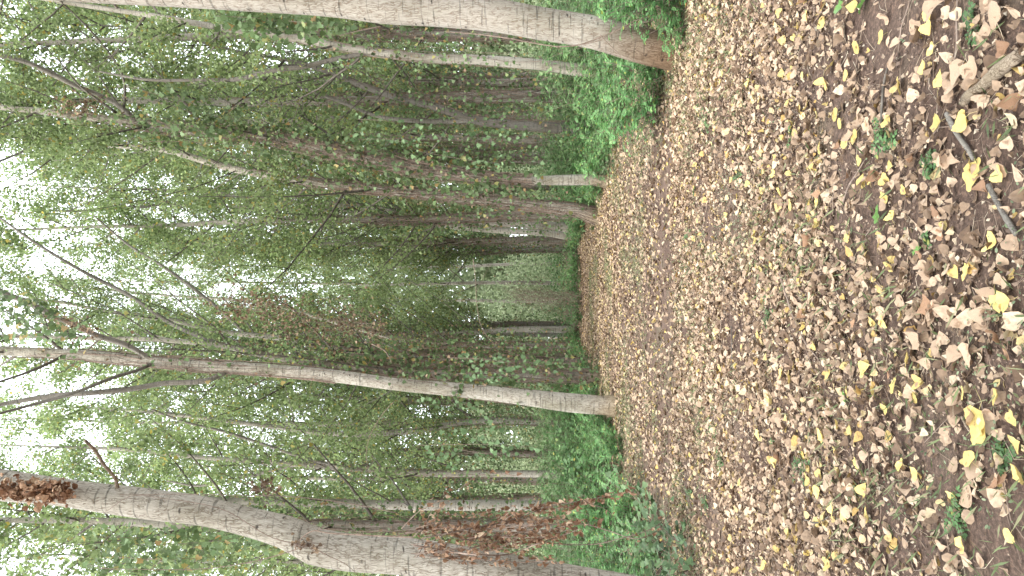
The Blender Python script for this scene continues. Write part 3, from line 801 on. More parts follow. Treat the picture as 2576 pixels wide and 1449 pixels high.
E = reg(poplar('pale forked poplar with a dark ivy bunch at its fork',
    [(1420, 628, 14), (1359, 625, 14), (1280, 622, 13), (1209, 618, 13), (1150, 612, 12), (1095, 608, 10), (1000, 608, 8), (920, 600, 7), (860, 597, 5), (760, 590, 4)],
    42, 21, M_WHITE, 3600, 8, 22, 3.2, 6,
    limbs=[([(1130, 615, 9), (1080, 624, 8), (1020, 630, 7), (950, 636, 7), (900, 640, 6), (860, 637, 6), (800, 650, 4)], None, 0), ([(1000, 608, 6), (940, 600, 5), (800, 603, 4), (690, 590, 3)], None, 0)], limbmats=[M_WHITE, M_WHITE]))
Ft = reg(poplar('smooth pale poplar with dark chevron scars and forking dark limbs',
    [(1545, 1021, 56), (1530, 1020, 52), (1480, 1017, 49), (1425, 1012, 47), (1325, 1000, 40), (1192, 985, 35), (1000, 967, 33), (833, 945, 31), (667, 930, 31), (500, 919, 29), (333, 905, 28), (167, 890, 25), (0, 883, 24)],
    16.4, 22, M_BARK, 3200, 11.5, 16, 2.6, 7, ns=32,
    limbs=[([(590, 926, 12), (540, 950, 12), (400, 966, 14), (333, 978, 14), (267, 985, 14), (100, 1000, 13), (0, 1018, 11), (-60, 1030, 9)], None, -1.2),
           ([(395, 910, 9), (350, 930, 9), (290, 948, 9), (200, 983, 9), (67, 1022, 8), (0, 1040, 7), (-50, 1055, 6)], None, -2.0),
           ([(390, 912, 12), (317, 868, 14), (250, 846, 13), (200, 825, 13), (133, 793, 14), (67, 760, 14), (0, 733, 13), (-60, 705, 10)], None, -1.5),
           ([(170, 890, 7), (120, 915, 8), (60, 940, 7), (0, 960, 6), (-40, 975, 4)], None, -1.5)]))
G = reg(poplar('sharply kinked pale poplar with dry leaves caught high on it',
    [(1790, 1535, 116), (1700, 1520, 108), (1525, 1487, 100), (1325, 1450, 93), (1192, 1425, 90), (1025, 1400, 90), (859, 1387, 91), (790, 1374, 90), (733, 1344, 82), (667, 1324, 74), (600, 1307, 70), (500, 1284, 73), (400, 1272, 78), (333, 1263, 78), (233, 1250, 73), (167, 1240, 70), (67, 1228, 74), (0, 1220, 78)],
    7.4, 19, M_BARK, 5200, 7.5, 20, 2.4, 8, ns=40,
    limbs=[([(302, 1240, 12), (290, 1205, 9), (262, 1170, 9), (240, 1135, 9), (214, 1108, 8)], None, -0.3)], limbmats=[M_STICK]))
K1 = reg(poplar('poplar close behind the scarred one, foot hidden in leafy shoots',
    [(1460, 948, 26), (1392, 944, 25), (1225, 941, 23), (1059, 938, 21), (900, 925, 18), (700, 900, 16), (560, 870, 14), (400, 855, 12), (200, 850, 10), (0, 845, 10)],
    21, 20, M_BARKF, 7500, 4, 34, 4.2, 9,
    limbs=[([(560, 868, 12), (433, 815, 11), (333, 748, 10), (200, 678, 9), (80, 605, 7), (0, 548, 5)], None, 2)]))
K2 = reg(poplar('third poplar of the path edge row on the kinked-trunk side, pale crown stem',
    [(1440, 912, 24), (1392, 910, 23), (1259, 906, 21), (1100, 900, 18), (900, 885, 16), (700, 850, 14), (550, 833, 13), (433, 806, 12), (350, 796, 11), (243, 778, 9), (150, 760, 7)],
    25, 20, M_BARKF, 7500, 3.5, 34, 4.4, 10,
    limbs=[([(620, 842, 9), (540, 768, 8), (483, 723, 8), (400, 664, 7), (333, 623, 6), (233, 540, 4)], None, 1)]))
K3 = reg(poplar('fourth poplar of the path edge row on the kinked-trunk side',
    [(1430, 872, 18), (1370, 870, 17), (1259, 868, 16), (1159, 866, 15), (1000, 850, 13), (840, 810, 11), (700, 770, 8)],
    31, 20, M_BARKF, 4600, 3.5, 24, 3.4, 11))
H = reg(poplar('straight grey poplar rising behind the hanging dead vine',
    [(1450, 1268, 28), (1392, 1271, 27), (1225, 1271, 27), (1100, 1271, 26), (960, 1270, 23), (859, 1266, 21), (733, 1264, 20), (620, 1262, 18), (400, 1250, 15), (200, 1240, 13), (0, 1225, 11)],
    21, 19, M_BARKF, 3800, 5, 20, 2.4, 12))
I_ = reg(poplar('darker slim poplar standing between the scarred and straight grey trunks',
    [(1420, 1193, 19), (1342, 1192, 18), (1200, 1191, 17), (1059, 1190, 17), (960, 1182, 16), (859, 1176, 15), (700, 1165, 13), (500, 1150, 11), (300, 1130, 9)],
    26, 18, M_BARKF, 3200, 3.5, 20, 2.4, 13,
    limbs=[([(859, 1174, 9), (760, 1150, 8), (640, 1110, 8), (560, 1085, 7), (460, 1060, 6), (380, 1030, 4)], None, -1),
           ([(750, 1168, 8), (660, 1190, 8), (560, 1212, 7), (500, 1222, 6), (420, 1210, 4)], None, 0)]))
J = reg(poplar('poplar deep in the undergrowth beyond the scarred trunk',
    [(1400, 1062, 16), (1192, 1060, 15), (1025, 1085, 15), (860, 1092, 14), (700, 1075, 12), (500, 1050, 10), (300, 1030, 8)],
    29, 18, M_BARKF, 3000, 3.5, 20, 2.4, 14))
Lt = reg(poplar('mottled grey poplar behind the thickest trunk with a leaning limb',
    [(1450, 175, 30), (1375, 165, 27), (1300, 158, 26), (1192, 150, 24), (1092, 147, 23), (992, 138, 22), (859, 118, 20), (767, 101, 19), (667, 87, 17), (500, 60, 15), (400, 42, 13), (300, 27, 12), (167, 7, 10), (60, -10, 8)],
    17, 18, M_BARKF, 3600, 4.5, 20, 2.2, 15,
    limbs=[([(935, 130, 13), (859, 145, 12), (767, 167, 12), (667, 181, 12), (617, 196, 12), (500, 201, 9), (367, 200, 7), (250, 180, 4)], None, 0)]))
Mt = reg(poplar('leaning two-stemmed poplar deep behind the locust undergrowth',
    [(1420, 322, 27), (1352, 318, 25), (1259, 311, 23), (1192, 301, 21), (1092, 268, 19), (992, 241, 20), (925, 220, 17), (859, 193, 14), (760, 160, 11), (600, 130, 8), (400, 80, 5)],
    20, 17, M_LIMB, 2800, 5, 18, 2.4, 16,
    limbs=[([(1200, 302, 14), (1100, 305, 12), (1020, 302, 11), (952, 293, 9), (859, 257, 9), (760, 222, 8), (667, 187, 7), (550, 160, 4)], None, 1)]))

# generic poplars for the rows behind
NVAR = 6
VAR = []
gv = np.random.default_rng(99)
for v_ in range(NVAR):
    h = 22.5 + 1.1 * v_
    zs = np.linspace(-0.15, h, 9)
    wob = np.cumsum(gv.normal(0, 0.10, (9, 2)), axis=0); wob -= wob[0]
    S, rad = smooth_path(np.column_stack([wob, zs]), np.interp(zs, [-0.2, 0.3, h], [0.185, 0.155, 0.015]), 60)
    VAR.append((S, rad, h))
def generic(v_, label, loc, rz, sc, group):
    S, rad, h = VAR[v_]
    gg = np.random.default_rng(700 + v_)
    root = thing('poplar_tree', label, 'tree', loc, rz, group, sc)
    mb = MB(); tube(mb, S, rad, 10, 0, 0.02, g=gg)
    mb.build('trunk', M_BARKF, root, smooth=True)
    mb = MB(); crown(mb, S, 4.2, h * 0.97, 52, 12500, gg, 3.7, 0.115, KITE, clump=0.2, limb_r=0.05)
    mb.build('crown', [M_CANOPY, M_TWIG], root)
    return root
ORD = ['first', 'second', 'third', 'fourth', 'fifth', 'sixth', 'seventh', 'eighth', 'ninth', 'tenth', 'eleventh', 'twelfth', 'thirteenth', 'fourteenth', 'fifteenth', 'sixteenth', 'seventeenth', 'eighteenth', 'nineteenth', 'twentieth']
def nth(i): return ORD[i] if i < len(ORD) else ORD[i // 20] + '-score ' + ORD[i % 20]
taken = [(t[3][0], t[3][1]) for t in TREES]
gproto = {}
gen_trees = []
gp = np.random.default_rng(21)
for side, word in ((-1, 'kinked-trunk'), (1, 'straight-trunk')):
    for row in range(0, 9):
        xb = side * (2.7 + 3.15 * row)
        j = 0
        for yy in np.arange(18.5 if row else 29, 47, 3.6):
            X = xb + gp.normal(0, 0.45); Y = yy + gp.normal(0, 0.6)
            if abs(X) > 0.375 * Y + 0.9: continue
            if min((X - a_) ** 2 + (Y - b_) ** 2 for a_, b_ in taken) < 1.5 ** 2: continue
            taken.append((X, Y))
            v_ = int(gp.integers(0, NVAR)); s = gp.uniform(0.85, 1.12)
            lab = f'poplar in {ORD[row]} row out from path, {ORD[j]} one back, {word} side'
            sc = (s, s, s * gp.uniform(0.9, 1.1)); rz = gp.uniform(0, 6.28)
            if v_ in gproto: t_ = copy_thing(gproto[v_], lab, (X, Y, 0), rz, sc, 'poplars standing in rows behind the path')
            else: t_ = gproto[v_] = generic(v_, lab, (X, Y, 0), rz, sc, 'poplars standing in rows behind the path')
            gen_trees.append((t_, X, Y, v_, rz, sc, f'{ORD[row]} row {ORD[j]} poplar, {word} side'))
            j += 1
for j, (X, Y) in enumerate([(-1.9, 35), (2.4, 37.5), (-2.6, 43), (-5.2, 49), (-2.4, 51), (0.3, 49.5), (2.9, 51.5), (5.6, 49), (-0.9, 55), (1.8, 56)]):
    v_ = j % NVAR; s = 0.95 if j < 3 else 1.3
    lab = f'poplar closing the end of the path, {ORD[j]} one beyond the shrubs'
    t_ = copy_thing(gproto[v_], lab, (X, Y, 0), j * 2.0, (s if j < 3 else 0.85, s if j < 3 else 0.85, s), 'poplars standing in rows behind the path') if v_ in gproto else generic(v_, lab, (X, Y, 0), j * 2.0, (s if j < 3 else 0.85, s if j < 3 else 0.85, s), 'poplars standing in rows behind the path')
    gproto.setdefault(v_, t_)

# the rows go on beside and behind the viewpoint and shade the near ground
for j, (X, Y) in enumerate([(-3.2, -1.5), (3.1, -0.5), (-3.0, -5), (3.2, -4.5), (0.2, -5.5), (-6.6, 0.5), (6.6, 1.2), (-7.9, 4.6), (7.9, 5.2), (-6.5, -3.5), (6.4, -3.2), (-8.4, 9.2), (8.6, 9.6), (-3.1, -9), (3.1, -8.6), (-9.6, 13), (9.8, 13.4)]):
    copy_thing(gproto[j % len(gproto)], f'poplar of the path rows beside or behind the viewpoint, {ORD[j]} one', (X, Y, 0), j * 1.7, (1, 1, 1), 'poplars standing in rows behind the path')

# ------------------------------------------------------------------ vines
def vine_parts(axis, rad, z0, z1, nst, nl, g, root, spread_=0.35, size=0.085, dead=0.15, tuft=None, mat=None, tangle_r=0.004):
    """Stems wound round a trunk axis, with lobed leaves hanging off them."""
    zs = axis[:, 2]
    def ax(z): return np.column_stack([np.interp(z, zs, axis[:, 0]), np.interp(z, zs, axis[:, 1]), z])
    mb = MB(); allp = []
    for i in range(nst):
        a0 = g.uniform(0, 6.28); za = z0 if i < nst * 0.4 else g.uniform(z0, z0 + (z1 - z0) * 0.6)
        zb = min(z1, za + g.uniform(0.3, 0.8) * (z1 - z0)); n = max(6, int((zb - za) * 2.2))
        z = np.linspace(za, zb, n)
        a = a0 + np.cumsum(g.normal(0, 0.35, n)); r = np.interp(z, zs, rad) + 0.01 + np.abs(np.cumsum(g.normal(0, 0.05, n))) * g.uniform(0, 1) * spread_ * 2
        P = ax(z) + np.column_stack([r * np.cos(a), r * np.sin(a), g.normal(0, 0.03, n)])
        rr = g.uniform(0.5, 1.7) * tangle_r
        tube(mb, P, np.linspace(rr, rr * 0.5, n), 4, 0, caps=False)
        allp.append(P)
        if g.uniform() < 0.6:    # short loose side shoot
            q = P[g.integers(1, n - 1)]
            S = limb_path(q, g.uniform(0, 6.28), g.uniform(-0.9, 0.6), g.uniform(0.3, 0.9), g, -0.6, 6)
            tube(mb, S, np.linspace(rr * 0.7, 0.0012, 6), 3, 0, caps=False); allp.append(S)
    mb.build('stem_tangle', M_VINESTEM, root)
    pts = np.vstack(allp); w = 0.25 + g.gamma(0.6, 1.0, len(allp)); w = np.repeat(w, [len(q) for q in allp])
    def scatter(n, m_, mb_, tpl, sz, rad_=0.13):
        idx = g.choice(len(pts), n, p=w / w.sum())
        P = pts[idx] + g.normal(0, rad_, (n, 3)) + (g.normal(0, spread_ * 0.45, (n, 3)) * np.array([1, 1, 0.6]))
        P[:, 2] = np.maximum(P[:, 2], 0.15)
        D = g.normal(0, 0.6, (n, 3)); D[:, 2] -= 0.8
        N = g.normal(0, 0.7, (n, 3)); N[:, 1] -= 0.5; N[:, 2] += 0.3
        leaves(mb_, tpl, P, D, N, sz * g.uniform(0.6, 1.2, n), fold=g.uniform(-0.1, 0.35, n), mat=m_, g=g)
    mb = MB()
    scatter(int(nl * (1 - dead)), 0, mb, LOBED, size); scatter(int(nl * dead) + 1, 1, mb, DELTA, size * 0.7, 0.05)
    mb.build('foliage', [mat or M_VINE, M_DRY], root)

def vine_on(t, label, z0, z1, nst, nl, seed, **kw):
    root_t, S, rad, base = t
    root = thing('climbing_vine', label, 'vine', base, group='leafy vines climbing the poplars')
    vine_parts(S, rad, z0, z1, nst, nl, np.random.default_rng(seed), root, **kw)
vine_on(B, 'leafy vine over dense brown stems on the slim bent-footed poplar', 1.8, 13.5, 120, 2600, 41, spread_=0.42, size=0.11, tangle_r=0.006)
vine_on(C, 'stringy brown vine climbing the peeling-vine poplar from its foot', 0.05, 10, 80, 1300, 42, spread_=0.32, size=0.10, dead=0.25, tangle_r=0.007)
vine_on(D1, 'thin leafy vine on the thicker grey trunk of the close pair', 1, 11, 24, 900, 43, spread_=0.35)
vine_on(Ft, 'thin vine rising along one flank of the chevron-scarred poplar', 1.6, 6.2, 9, 260, 44, spread_=0.12, size=0.10)
vine_on(K1, 'bushy vine with pale lobed leaves on poplar behind the scarred one', 0.3, 10.5, 100, 2600, 45, spread_=0.5, size=0.115, dead=0.25, tangle_r=0.006)
vine_on(K2, 'brown-leaved vine mass on third path edge poplar, kinked-trunk side', 0.3, 10, 120, 2600, 46, spread_=0.6, size=0.10, dead=0.4, tangle_r=0.007)
vine_on(K3, 'dull green vine mass on fourth path edge poplar, kinked-trunk side', 0.3, 10, 90, 2200, 47, spread_=0.65, size=0.10, dead=0.3, tangle_r=0.007)
vine_on(I_, 'dark ivy sleeve high on the darker slim poplar', 3, 11, 30, 1400, 48, spread_=0.35)
vine_on(J, 'hanging vine curtain deep beyond the scarred poplar', 0.5, 9, 30, 2200, 49, spread_=0.7)
vine_on(Lt, 'thin wiry vine on the mottled grey poplar', 1.2, 9, 22, 700, 50, spread_=0.3)
vine_on(Mt, 'vine with few leaves on the leaning two-stemmed poplar', 0.5, 7, 22, 900, 51, spread_=0.4)
vine_on(H, 'sparse vine near the top of the straight grey poplar', 6, 13, 12, 500, 52, spread_=0.3)
vine_on(E, 'dark green ivy bunch sitting in the pale poplar fork', 4.2, 7.2, 24, 1500, 53, spread_=0.45, size=0.11, mat=M_UNDER, dead=0.0)

gvine = {}
for k_, (t_, X, Y, v_, rz, sc, nm) in enumerate(gen_trees):
    lab = f'leafy vine sleeve on {nm}'
    if v_ in gvine: copy_thing(gvine[v_], lab, (X, Y, 0), rz, sc, 'leafy vines on the row poplars')
    else:
        S, rad, h = VAR[v_]
        r_ = thing('climbing_vine', lab, 'vine', (X, Y, 0), rz, 'leafy vines on the row poplars', sc)
        vine_parts(S, rad, 0.3, 11, 70, 1500, np.random.default_rng(880 + v_), r_, spread_=0.5, size=0.10, dead=0.16, tangle_r=0.007)
        gvine[v_] = r_

# hanging leaf curtains with bigger pale leaves, between the trunks
def hanging_vine(label, tops, Y, seed, size=0.12, nl=16, mat=None):
    gg = np.random.default_rng(seed)
    P0 = at(tops[0][0], tops[0][1], Y)
    root = thing('hanging_vine', label, 'vine', (P0[0], P0[1], 0), group='loose vine strands hanging between trunks')
    mb = MB(); ml = MB()
    for i, pl in enumerate(tops[1:]):
        pass
    base = np.array([P0[0], P0[1], 0])
    for (xa, ya, xb, yb) in tops[1]:
        P = np.array([at(xa, ya, Y), at((xa + xb) / 2, (ya + yb) / 2 + gg.normal(0, 8), Y + gg.normal(0, 0.3)), at(xb, yb, Y)]) - base
        S, rr = smooth_path(P, [0.004, 0.003, 0.002], 16)
        tube(mb, S, rr, 4, 0, caps=False)
        idx = gg.integers(0, 16, nl)
        L_ = S[idx] + gg.normal(0, 0.09, (nl, 3))
        D = gg.normal(0, 0.5, (nl, 3)); D[:, 2] -= 0.9
        N = gg.normal(0, 0.5, (nl, 3)); N[:, 1] -= 0.8; N[:, 2] += 0.3
        leaves(ml, LOBED, L_, D, N, size * gg.uniform(0.6, 1.2, nl), fold=gg.uniform(-0.1, 0.3, nl), g=gg)
    mb.build('stem_tangle', M_VINESTEM, root); ml.build('foliage', mat or M_LOCUST, root)
M_PALEV = leaf_mat('pale_vine_leaf', [(0, (0.07, 0.12, 0.05)), (0.7, (0.125, 0.20, 0.09)), (1, (0.18, 0.27, 0.13))], 0.35, 0.2)
vine_on(Ft, 'shaggy brown vine with sparse leaves round upper chevron-scarred poplar', 6.0, 13.5, 40, 260, 54, spread_=0.16, size=0.10, dead=0.35, tangle_r=0.007)
hanging_vine('string of pale lobed leaves hanging beyond the scarred poplar foot', [(1060, 1110), [(1050, 1120, 1350, 1125), (1080, 1145, 1270, 1140), (1120, 1085, 1230, 1075), (1080, 1160, 1150, 1170), (1150, 1130, 1330, 1120)]], 14.5, 61, 0.095, 18, M_PALEV)
hanging_vine('pale vine leaves trailing beside poplar behind the scarred one', [(1150, 920), [(1130, 900, 1330, 925), (1190, 925, 1290, 930), (1150, 940, 1250, 935), (1200, 905, 1400, 915), (1040, 1010, 1180, 1016)]], 15.5, 62, 0.10, 20, M_PALEV)
hanging_vine('vine leaves hanging beside the slim bent-footed poplar', [(870, 330), [(860, 320, 1100, 370), (900, 350, 1250, 360), (1050, 380, 1400, 405), (980, 340, 1300, 345), (900, 300, 1060, 325)]], 16.5, 63, 0.095, 24, M_PALEV)
hanging_vine('bright leafy shoots beside the thickest trunk, high up', [(560, 60), [(540, 40, 760, 60), (600, 55, 850, 70), (640, 70, 800, 95), (560, 75, 700, 110), (700, 50, 860, 62), (560, 30, 640, 50)]], 11.5, 64, 0.10, 60, M_VINE)
hanging_vine('leafy shoots hanging beyond the upper kinked trunk', [(300, 1400), [(240, 1350, 520, 1380), (280, 1400, 560, 1400), (220, 1420, 460, 1430), (300, 1370, 640, 1350), (420, 1340, 700, 1370)]], 11.5, 65, 0.09, 90, M_VINE)
hanging_vine('sunlit vine leaves draped over the slim poplar crown', [(380, 260), [(330, 220, 520, 260), (380, 250, 600, 300), (420, 230, 560, 330), (350, 300, 560, 340)]], 17.2, 66, 0.115, 45, M_VINE)
hanging_vine('dark leaf spray at the top beside the scarred poplar limbs', [(40, 830), [(0, 780, 150, 800), (-20, 850, 200, 830), (20, 800, 190, 870), (-20, 740, 100, 770)]], 13.5, 67, 0.105, 60, M_VINE)

def wire_vine(name, label, pts, Y, r, mat, dY=0, cat='vine', extra=()):
    lines = [pts] + list(extra)
    b = at(pts[0][0], pts[0][1], Y); base = np.array([b[0], b[1], 0])
    mb = MB()
    for q, l_ in enumerate(lines):
        P = np.array([at(p[0], p[1], Y + dY * i / max(len(l_) - 1, 1)) for i, p in enumerate(l_)]) - base
        S, rr = smooth_path(P, np.linspace(r, r * 0.5, len(P)) * (1 if q == 0 else 0.6), len(P) * 6)
        tube(mb, S, rr, 6, 0, 0.05)
    return tag(mb.build(name, mat, loc=base, smooth=True), label, cat)
wire_vine('climbing_vine', 'woody vine looping across the reddish foot of the thickest poplar', [(1690, 25), (1640, 50), (1590, 62), (1540, 82), (1500, 98), (1460, 112), (1415, 117), (1340, 108), (1285, 97)], 8.75, 0.011, M_VINESTEM, 0.1,
          extra=[[(1600, 50), (1550, 78), (1500, 104), (1450, 114), (1400, 119)], [(1510, 88), (1525, 105), (1545, 124), (1560, 140)], [(959, 66), (900, 78), (855, 90)], [(1285, 97), (1200, 86), (1120, 80)]])
wire_vine('bare_vine', 'thin bare stem arching through the air beyond the scarred poplar', [(992, 1009), (960, 1045), (925, 1116), (922, 1150), (935, 1193), (970, 1206)], 14, 0.006, M_VINESTEM)
wire_vine('bare_vine', 'long thin leaning bare stem crossing the far path end', [(1190, 650), (1196, 700), (1200, 770), (1215, 830), (1245, 868)], 17, 0.008, M_VINESTEM, 0, extra=[[(1196, 740), (1220, 690), (1240, 655)]])
wire_vine('bare_vine', 'crooked pale broken stem beside the bushy vine', [(935, 865), (970, 885), (985, 912)], 15.5, 0.010, M_VINESTEM)
wire_vine('climbing_vine', 'rusty vine stems running up the flank of the kinked poplar', [(1040, 1352), (900, 1345), (820, 1340), (790, 1335), (760, 1352), (740, 1378)], 7.15, 0.008, M_VINESTEM, 0,
          extra=[[(780, 1372), (700, 1358), (560, 1282), (420, 1255), (330, 1248), (262, 1290)], [(1000, 1290), (850, 1262), (740, 1250), (600, 1246), (430, 1243), (300, 1245)], [(790, 1380), (830, 1400), (870, 1420), (900, 1445)], [(780, 1372), (640, 1412), (520, 1430), (350, 1432), (250, 1430)], [(800, 1330), (860, 1335), (1010, 1338)]])

def dead_clump(name, label, line, Y, n, rad_, seed, size=0.07, cat='dead leaves', stems=10, dmat=None):
    gg = np.random.default_rng(seed)
    b = at(line[0][0], line[0][1], Y); base = np.array([b[0], b[1], 0])
    P = np.array([at(p[0], p[1], Y) for p in line]) - base
    S, _ = smooth_path(P, [1] * len(P), 30) if len(P) > 1 else (P, None)
    root = thing(name, label, cat, base)
    mb = MB()
    for i in range(stems):
        a_, b_ = sorted(gg.integers(0, len(S), 2)); b_ = min(len(S) - 1, b_ + 6)
        Q = S[a_:b_ + 1:2] + gg.normal(0, rad_ * 0.5, 3) + gg.normal(0, rad_ * 0.15, (len(S[a_:b_ + 1:2]), 3))
        if len(Q) > 1: tube(mb, Q, np.linspace(0.004, 0.0015, len(Q)), 4, 0, caps=False)
    mb.build('stem_tangle', M_VINESTEM, root)
    idx = gg.integers(0, len(S), n)
    LPt = S[idx] + gg.normal(0, rad_, (n, 3))
    D = gg.normal(0, 0.7, (n, 3)); D[:, 2] -= 0.7
    ml = MB(); leaves(ml, DELTA, LPt, D, gg.normal(0, 1, (n, 3)), size * gg.uniform(0.6, 1.2, n), fold=gg.uniform(0.2, 1.2, n), curl=gg.uniform(-1.5, 1.5, n), g=gg, crumple=0.04)
    ml.build('foliage', dmat or M_DRY, root)
dead_clump('dry_leaf_clump', 'clump of dry brown leaves caught on the upper kinked poplar', [(0, 1228), (60, 1235), (110, 1238), (165, 1235)], 7.12, 420, 0.05, 71, 0.06, dmat=M_RUST)
dead_clump('dry_leaf_clump', 'little knot of dry vine and leaves at the trunk kink', [(740, 1368), (770, 1372), (795, 1376)], 7.15, 40, 0.03, 72, 0.04, stems=16)
dead_clump('dry_leaf_clump', 'rusty leaf clump on vine above the far path end', [(560, 765), (620, 775), (680, 770), (700, 800)], 19, 300, 0.28, 73, 0.08, stems=20)
dead_clump('dry_leaf_clump', 'brown leaf mat hung along third path edge poplar', [(700, 810), (780, 815), (880, 812), (960, 830)], 20, 520, 0.34, 74, 0.08, stems=40)
dead_clump('dry_leaf_clump', 'brown leaf tuft on the dark limb of the scarred poplar', [(120, 795), (190, 820), (240, 850)], 15.2, 110, 0.12, 75, 0.07)
dead_clump('dry_leaf_clump', 'brown leaf collar where the slim poplar forks', [(150, 265), (220, 270), (250, 245)], 18.0, 130, 0.16, 76, 0.075)
dead_clump('dry_leaf_clump', 'tiny rusty leaf tuft beside the upper kinked poplar', [(640, 1235), (670, 1225), (690, 1232)], 8, 50, 0.05, 77, 0.05)

dead_clump('dry_brush', 'brown leafless brush heaped at the far path edge, kinked-trunk side', [(1460, 752), (1400, 750), (1340, 745), (1270, 735)], 29, 160, 0.42, 78, 0.06, stems=130, cat='brush')

def dead_vine():
    """The dry brown spray hanging in front of the kinked poplar."""
    gg = np.random.default_rng(81)
    Y = 7.0
    b = at(1050, 1370, Y); base = np.array([b[0], b[1], 0])
    root = thing('dead_hanging_vine', 'tangled dry spray of rusty curled leaves hanging beside kinked poplar', 'dead vine', base)
    lines = [([(1040, 1372), (1120, 1385), (1200, 1395), (1290, 1392), (1360, 1365), (1420, 1345), (1460, 1330)], .006, 26),
             ([(1060, 1355), (1180, 1330), (1290, 1308), (1380, 1275), (1450, 1262), (1520, 1250), (1590, 1238)], .005, 130),
             ([(1330, 1330), (1380, 1322), (1470, 1318), (1530, 1335), (1600, 1355), (1680, 1312), (1715, 1270)], .004, 12),
             ([(1300, 1345), (1400, 1368), (1480, 1370), (1560, 1355), (1640, 1330), (1690, 1290)], .004, 10),
             ([(1020, 1340), (1120, 1325), (1200, 1330), (1320, 1322), (1420, 1305), (1450, 1318)], .005, 90),
             ([(1080, 1400), (1180, 1402), (1280, 1415), (1360, 1412), (1400, 1410)], .004, 60),
             ([(1040, 1350), (1100, 1300), (1180, 1296), (1230, 1290)], .003, 30),
             ([(1010, 1330), (1060, 1282), (1110, 1258), (1130, 1232), (1155, 1230)], .003, 14),
             ([(1155, 1232), (1200, 1198), (1260, 1192), (1320, 1202)], .003, 8),
             ([(1150, 1360), (1230, 1350), (1330, 1345), (1400, 1340), (1440, 1330)], .004, 70),
             ([(1180, 1380), (1250, 1365), (1320, 1360), (1380, 1350)], .004, 60),
             ([(1250, 1320), (1310, 1285), (1360, 1275), (1420, 1278), (1480, 1262)], .003, 60),
             ([(1300, 1340), (1390, 1330), (1430, 1322), (1500, 1320)], .003, 40),
             ([(1460, 1262), (1510, 1275), (1545, 1300)], .003, 3), ([(1050, 1400), (1070, 1370), (1120, 1345), (1180, 1310)], .003, 20)]
    for i in range(60):
        xa = gg.uniform(1030, 1320); ya = gg.uniform(1310, 1405); dx = gg.uniform(50, 160); dy = gg.normal(-12, 22)
        lines.append(([(xa, ya), (xa + dx / 2, ya + dy / 2 + gg.normal(0, 8)), (xa + dx, ya + dy)], 0.0020, 5))
    mb = MB(); ml = MB()
    for l_, r, n in lines:
        yo = gg.normal(0, 0.12, len(l_)) + (0.12 if l_[0][1] > 1395 else 0)
        P = np.array([at(p[0], p[1], Y + yo[i]) for i, p in enumerate(l_)]) - base
        S, rr = smooth_path(P, np.linspace(r, r * 0.45, len(P)) * 1.5, len(P) * 5)
        tube(mb, S, rr, 5, 0, 0.06)
        idx = gg.integers(2, len(S), n)
        L_ = S[idx] + gg.normal(0, 0.022, (n, 3))
        D = gg.normal(0, 0.5, (n, 3)); D[:, 2] -= 0.9
        leaves(ml, DELTA, L_, D, gg.normal(0, 1, (n, 3)), gg.uniform(0.03, 0.066, n), fold=gg.uniform(0.3, 1.6, n), curl=gg.uniform(-1.5, 1.5, n), g=gg, crumple=0.05, width=0.62)
    mb.build('stem_tangle', M_VINESTEM, root); ml.build('foliage', M_RUST, root)
dead_vine()

# ------------------------------------------------------------------ undergrowth
SH = [make_shrub(h, r, ns, nf, 500 + i, m) for i, (h, r, ns, nf, m) in enumerate([(0.55, 0.45, 11, 9, M_LOCUST), (0.75, 0.5, 12, 10, M_LOCUST), (1.25, 0.65, 13, 15, M_LOCUST), (1.9, 0.8, 15, 20, M_UNDER), (1.65, 0.85, 15, 18, M_UNDER)])]
used = set()
gs = np.random.default_rng(33)
def put_shrub(v_, x, y, s, label):
    loc = (x, y, float(gz(x, y)) - 0.02); rz = gs.uniform(0, 6.28)
    if v_ not in used:
        used.add(v_); o = SH[v_]; o.location = loc; o.rotation_euler[2] = rz; o.scale = (s, s, s); o['label'] = label; o['group'] = 'locust shrubs in the undergrowth'
        return o
    return copy_thing(SH[v_], label, loc, rz, (s, s, s), 'locust shrubs in the undergrowth')
special = [(1, 3.25, 8.15, 1.0, 'bright fronded locust shrub in front of the thickest trunk foot'), (0, 2.75, 8.0, 0.55, 'small locust sprig reaching over the thickest trunk base'),
           (2, 3.45, 8.5, 0.9, 'locust shrub at the frame edge beside the thickest trunk'), (1, 2.45, 10.2, 1.15, 'feathery locust shrub just behind the thickest trunk foot'),
           (2, 3.2, 10.8, 0.85, 'taller locust shrub tucked behind the thickest trunk'), (0, 2.7, 9.6, 0.9, 'low locust shrub touching the thickest trunk'),
           (3, 3.9, 10.5, 0.9, 'leafy locust shrub beyond the thickest trunk, outward side')]
for s_ in special: put_shrub(*s_)
for side, word in ((-1, 'kinked-trunk'), (1, 'straight-trunk')):
    for row in range(0, 7):
        j = 0
        for yy in np.arange(9.0, 36, 1.35 if row < 2 else 1.9):
            edge = (2.95 if side < 0 else 2.75) - 0.055 * max(0, yy - 12)
            x = side * (edge + 0.45 + 0.95 * row + gs.normal(0, 0.16)); y = yy + gs.normal(0, 0.3) + 0.4 * (row % 2)
            if side > 0 and y < 12.0: continue
            if side < 0 and y < 10 and row < 1: continue
            if abs(x) > 0.375 * y + 0.5: continue
            v_ = int(gs.choice([0, 1])) if row == 0 else (int(gs.choice([1, 2])) if row == 1 else int(gs.choice([2, 3, 4])))
            if side < 0 and row >= 1 and v_ > 2: v_ = 3
            s = gs.uniform(0.8, 1.15)
            put_shrub(v_, x, y, s, f'locust shrub {ORD[row]} out from litter edge, {nth(j)} one back, {word} side')
            j += 1
